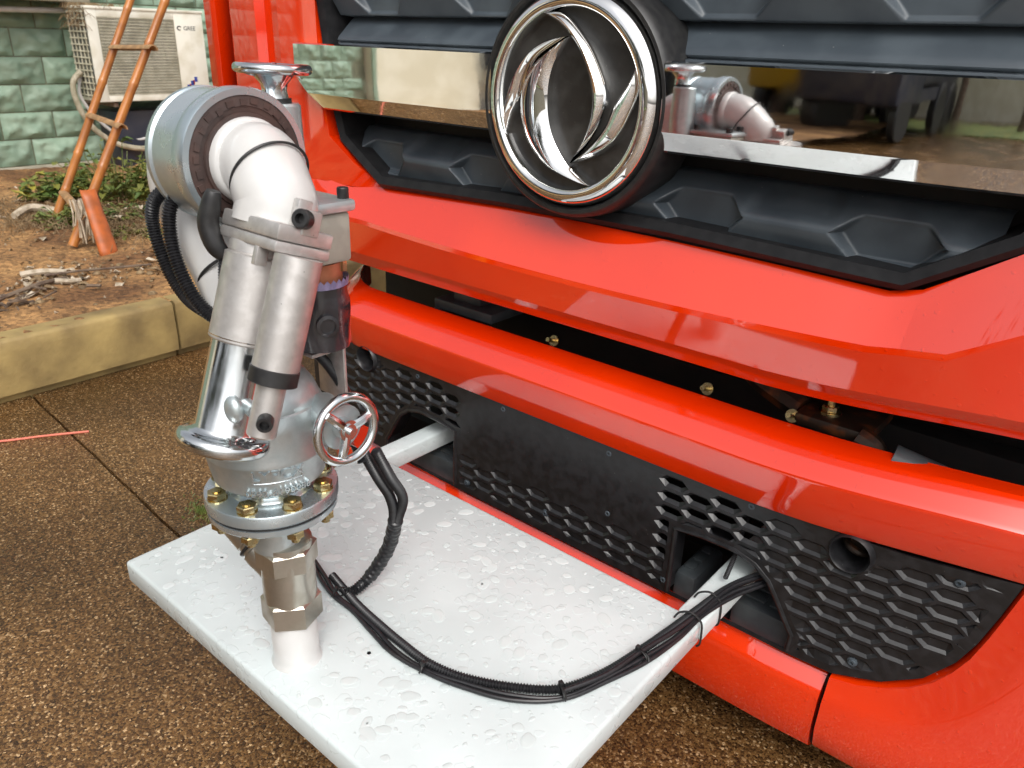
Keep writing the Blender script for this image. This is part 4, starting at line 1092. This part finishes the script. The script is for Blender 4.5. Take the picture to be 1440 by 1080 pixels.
# split bamboo half lashed to the foot of the right rail
t = MB(); rows = []
for z in frange(0, 1, 8):
    c = V((-4.36, 1.735, .56)).lerp(V((-4.22, 1.735, .215)), z); r = .040 + .010 * z
    rows.append([c + V((math.cos(a) * r * .6, math.sin(a) * r, 0)) for a in frange(-1.7, 1.7, 14)])
t.grid(rows); t.build('split_bamboo', 'terra', label='orange split bamboo half stuck in the soil at the foot of the ladder', cat='bamboo', solid=.006)
t = MB(); rnd = random.Random(2)
for k in range(24):
    p = V((-4.42 + rnd.uniform(-.03, .03), 1.70 + rnd.uniform(-.03, .03), .50)); e = p + V((rnd.uniform(-.02, .05), rnd.uniform(-.03, .03), -rnd.uniform(.08, .24)))
    t.tube([p, p.lerp(e, .5) + V((.02, 0, 0)), e], .005, 4)
t.build('straw_rope', 'pale', label='frayed pale straw rope tied round the ladder foot', cat='rope')

# ================================================================== WEEDS, LITTER
def leaf(t, p, d, L_, w, droop=.3):
    d = V(d).normalized(); s = d.cross(V((0, 0, 1))); s = s.normalized() if s.length > .01 else V((1, 0, 0)); n = s.cross(d)
    a = p; b = p + d * L_ * .35 + s * w * .5 + n * .01; c = p + d * L_ * .35 - s * w * .5 + n * .01
    m_ = p + d * L_ * .45 - n * w * .12; e = p + d * L_ - V((0, 0, droop * L_ * .4))
    b2 = p + d * L_ * .72 + s * w * .38 - V((0, 0, droop * L_ * .15)); c2 = p + d * L_ * .72 - s * w * .38 - V((0, 0, droop * L_ * .15))
    t.add([a, b, m_, c, b2, e, c2], [(0, 1, 2), (0, 2, 3), (1, 4, 2), (3, 2, 6), (2, 4, 5), (2, 5, 6)])
def weed(x, y, R, H, n, L_, label, seed, m='leafg', m2='leafy'):
    z0 = soil_z(x, y); th_ = thing('weed', (x, y, z0), label, 'weed', None); rnd = random.Random(seed)
    tg, ty, ts = MB(), MB(), MB()
    for k in range(n):
        a = rnd.uniform(0, 2 * PI); rr = R * rnd.random() ** .6; h = H * (0.25 + .75 * rnd.random()) * (1 - .45 * rr / R)
        p = V((x + math.cos(a) * rr, y + math.sin(a) * rr, z0)); q = p + V((math.cos(a) * .03, math.sin(a) * .03, h))
        base = V((x + math.cos(a) * rr * .5, y + math.sin(a) * rr * .5, soil_z(x, y) - .01)); ts.tube([base, base.lerp(q, .5) + V((0, 0, .02)), q], .0028, 4, smooth=False)
        for j in range(rnd.randint(3, 6)):
            b = rnd.uniform(0, 2 * PI); f = rnd.uniform(.35, 1)
            pp = base.lerp(q, f); (ty if rnd.random() < .22 + .3 * (f > .9) else tg).v  # choose below
            tgt = ty if rnd.random() < .18 + .25 * (f > .9) else tg
            leaf(tgt, pp, (math.cos(b), math.sin(b), rnd.uniform(-.1, .6)), L_ * rnd.uniform(.6, 1.3), L_ * rnd.uniform(.35, .6), rnd.random())
    tg.build('leaves', m, th_, kind='stuff', smooth=False); ty.build('yellow_leaves', m2, th_, kind='stuff', smooth=False); ts.build('stems', m, th_)
weed(-5.55, 2.42, .42, .42, 130, .075, 'large leafy green and yellow weed growing right behind the ladder', 1)
weed(-5.75, 2.05, .22, .20, 50, .085, 'green weed growing between the ladder rails beside the wall', 2)
weed(-4.95, 2.18, .16, .10, 26, .06, 'low weed patch to the right of the ladder foot', 3, 'leafg', 'pale')
weed(-4.98, 1.86, .20, .13, 46, .05, 'low green weed between the two ladder rails at their feet', 4)
weed(-4.55, 2.03, .14, .06, 22, .05, 'small flat weed on the brown soil beside the split bamboo', 5)
t = MB(); rnd = random.Random(11)
for k in range(1500):
    c = rnd.choice([(-5.1, 1.75, .35), (-5.0, 2.15, .45), (-4.6, 2.05, .35), (-5.5, 1.6, .45), (-5.9, 2.4, .4)])
    x = c[0] + rnd.gauss(0, c[2] * .5); y = c[1] + rnd.gauss(0, c[2] * .4)
    if x > -3.4 or x < -7.1: continue
    z = soil_z(x, y); a = rnd.uniform(0, 6.3); L_ = rnd.uniform(.04, .14)
    t.tube([(x, y, z), (x + math.cos(a) * L_ * .4, y + math.sin(a) * L_ * .4, z + L_ * .5), (x + math.cos(a) * L_, y + math.sin(a) * L_, z + L_ * rnd.uniform(.0, .5))], .0016, 3, smooth=False)
t.build('dry_grass', 'dry', kind='stuff', label='dry grass tangled round the weeds')
t = MB(); t2 = MB(); rnd = random.Random(12)
for k in range(1000):
    x = rnd.uniform(-6.6, -3.36); y = rnd.uniform(.3, 2.9)
    if rnd.random() < .3: x = -3.85 + rnd.gauss(0, .12); y = 1.25 + rnd.gauss(0, .35)
    x = min(x, -3.35); z = soil_z(x, y) + .003; s = rnd.uniform(.006, .022) if rnd.random() < .9 else .04
    if rnd.random() < .6: leaf(t if rnd.random() < .4 else t2, V((x, y, z)), (rnd.uniform(-1, 1), rnd.uniform(-1, 1), rnd.uniform(0, .3)), s * 2, s, .4)
    else: t2.ball((x, y, z), s * .5, 6, (1, 1, .6))
t.build('leaf_litter', 'pale', kind='stuff', label='pale chips and dead leaves scattered on the soil', smooth=False)
t2.build('soil_crumbs', 'dry', kind='stuff', label='brown crumbs and small stones on the soil', smooth=False)
def stick(pts, r, m, label, name='twig', cat='twig'):
    MB().tube([(x, y, soil_z(x, y) + h) for x, y, h in pts], r, 7).build(name, m, label=label, cat=cat)
stick([(-3.92, 1.30, .02), (-3.86, 1.42, .03), (-3.84, 1.56, .02), (-3.80, 1.75, .012)], .006, 'twig', 'long thin dark twig lying on the soil above the kerb crack')
stick([(-3.70, 0.98, .012), (-3.74, 1.12, .02), (-3.76, 1.24, .02), (-3.84, 1.36, .012)], .010, 'twig', 'dark crooked twig lying on the soil near the left edge')
stick([(-3.98, 1.22, .02), (-3.95, 1.31, .028), (-3.90, 1.39, .022)], .014, 'pale', 'bleached splinter of wood lying beside the long twig', 'wood_splinter', 'wood')
stick([(-3.78, 1.29, .012), (-3.77, 1.35, .02), (-3.78, 1.40, .012)], .012, 'pale', 'short pale wood chip lying nearest the kerb top', 'wood_splinter', 'wood')
stick([(-5.16, 1.62, .05), (-5.22, 1.74, .075), (-5.14, 1.88, .05), (-5.06, 1.96, .02)], .022, 'pale', 'bleached curved bark strip at the weeds left of the ladder foot', 'bark_strip', 'bark')
stick([(-4.5, 1.05, .02), (-4.46, 1.22, .012)], .008, 'pale', 'pale straight stick lying alone on the soil at far left', 'twig')
t = MB(); rnd = random.Random(4)
for k in range(60):
    x = -3.62 + rnd.gauss(0, .05); y = .98 + rnd.gauss(0, .11); a = rnd.uniform(0, 6.3); L_ = rnd.uniform(.03, .09); z = soil_z(x, y) + rnd.uniform(.004, .03)
    t.tube([(x, y, z), (x + math.cos(a) * L_, y + math.sin(a) * L_, z + rnd.uniform(-.01, .015))], rnd.uniform(.003, .008), 5, smooth=False)
t.build('twig_pile', 'twig', kind='stuff', label='dark heap of broken twigs at the left edge of the soil')
MB().tube([(-3.4, .05, .006), (-3.05, .48, .004), (-2.90, .708, .004), (-2.83, .83, .005), (-2.758, .949, .004)], .004, 8).build('pink_string', 'pink', label='pink string lying on the brown paving near the kerb', cat='string')
t = MB(); rnd = random.Random(21)
for k in range(240):
    a = rnd.uniform(0, 6.3); rr = abs(rnd.gauss(0, .028)); x = -1.99 + math.cos(a) * rr * 1.8; y = .96 + math.sin(a) * rr
    t.tube([(x, y, 0), (x + rnd.uniform(-.01, .01), y + rnd.uniform(-.01, .01), rnd.uniform(.004, .014))], .001, 3, smooth=False)
t.build('moss_tuft', 'leafg', kind='stuff', label='little tuft of moss on the paving')

# ================================================================== WHAT THE CHROME REFLECTS (the yard behind the camera)
b_ = thing('cream_building', (-8.2, -4.6, 0), 'cream plastered building across the yard', 'building')
MB().box(-9.5, -7.1, -5.3, -3.52, 0, 4.2).build('wall', 'plaster', b_, smooth=False)
MB().box(-9.6, -6.9, -5.4, -3.5, 4.2, 4.4).build('roof', 'concrete', b_, smooth=False)
MB().box(-7.102, -7.07, -3.60, -3.52, 0, 4.2).build('downpipe', 'block', b_, smooth=False)
gp = thing('striped_post', (-6.9, -5.55, 0), 'yellow and black striped post', 'post')
for k in range(9): MB().box(-6.98, -6.82, -5.63, -5.47, k * .25, k * .25 + .248).build('band', 'yellow' if k % 2 else 'print', gp, smooth=False)
def yardtruck(x, y, rz, label, m):
    r = thing('parked_truck', (x, y, 0), label, 'truck'); mt = Matrix.Translation((x, y, 0)) @ Matrix.Rotation(rz, 4, 'Z')
    t = MB(); t.box(-2.6, -.8, -1.1, 1.1, .7, 2.7, mtx=mt, b=.1); t.build('cab', m, r)
    t = MB(); t.box(-2.62, -2.58, -.95, .95, 1.7, 2.5, mtx=mt); t.box(-2.2, -1.2, -1.115, 1.115, 1.7, 2.4, mtx=mt); t.build('windows', 'glassd', r)
    t = MB(); t.box(-.7, 3.0, -1.0, 1.0, .75, .95, mtx=mt); t.box(-.6, 2.8, -1.0, 1.0, 1.0, 2.0, mtx=mt, b=.05); t.build('body', 'navy', r)
    for wx in (-1.9, 1.2, 2.3):
        for wy in (-1, 1):
            t = MB(); t.lathe([(.28, -.14), (.48, -.14), (.52, -.1), (.52, .1), (.48, .14), (.28, .14)], mt @ V((wx, wy * .95, .52)), mt.to_3x3() @ V((0, 1, 0)), 32); t.build('wheel', 'rubber', r)
yardtruck(-3.0, -11.6, -1.35, 'dark truck parked across the yard', 'navy')
yardtruck(-8.2, -9.6, -1.9, 'dark truck parked by the cream building', 'navy')
yardtruck(-5.2, -15.2, -1.2, 'yellow truck far across the yard', 'yellow')
TREE_L = ['tree behind the dark truck across the yard', 'tree standing between the dark truck and the yellow truck', 'tree to the side of the yellow truck', 'tree at the far right end of the verge', 'tree beside the cream building', 'tree right behind the yellow truck on the verge']
def tree(x, y, h, seed):
    r = thing('tree', (x, y, 0), 'bare-stemmed broadleaf tree across the yard number %s' % seed, 'tree', 'trees across the yard'); rnd = random.Random(seed)
    r['label'] = TREE_L[seed - 1]
    t = MB(); top_ = V((x + rnd.uniform(-.3, .3), y, h * .45)); t.tube([(x, y, 0), (x + .08, y, h * .2), top_], lambda q: .16 - .06 * q, 10); limbs = []
    for k in range(7):
        a = rnd.uniform(0, 6.3); e = top_ + V((math.cos(a) * h * .25, math.sin(a) * h * .25, h * rnd.uniform(.15, .4))); t.tube([top_ - V((0, 0, .1 * k * .3)), top_.lerp(e, .5) + V((0, 0, .2)), e], lambda q: .07 * (1 - .8 * q), 7); limbs.append(e)
    t.build('trunk', 'twig', r)
    c = MB()
    for e in limbs:
        for k in range(420):
            p = e + V((rnd.gauss(0, 1), rnd.gauss(0, 1), rnd.gauss(0, .7))) * h * .11
            leaf(c, p, (rnd.uniform(-1, 1), rnd.uniform(-1, 1), rnd.uniform(-.5, .5)), .22, .12)
    c.build('crown', 'crown', r, kind='stuff', smooth=False)
for i, (x, y, h) in enumerate([(-1.2, -14, 7), (-4.6, -12.5, 6), (-6.6, -13.5, 8), (1.4, -15, 8), (-10.5, -11, 7), (-4.0, -15.5, 7.5)]): tree(x, y, h, i + 1)
MB().box(-14, 6, -16.5, -13.4, -.02, .05, b=.02).build('grass_verge', 'leafg', kind='structure')
MB().box(-22, 12, -19.5, -18.5, 0, 4).build('far_wall', 'plaster', label='long pale wall at the far end of the yard', cat='wall')
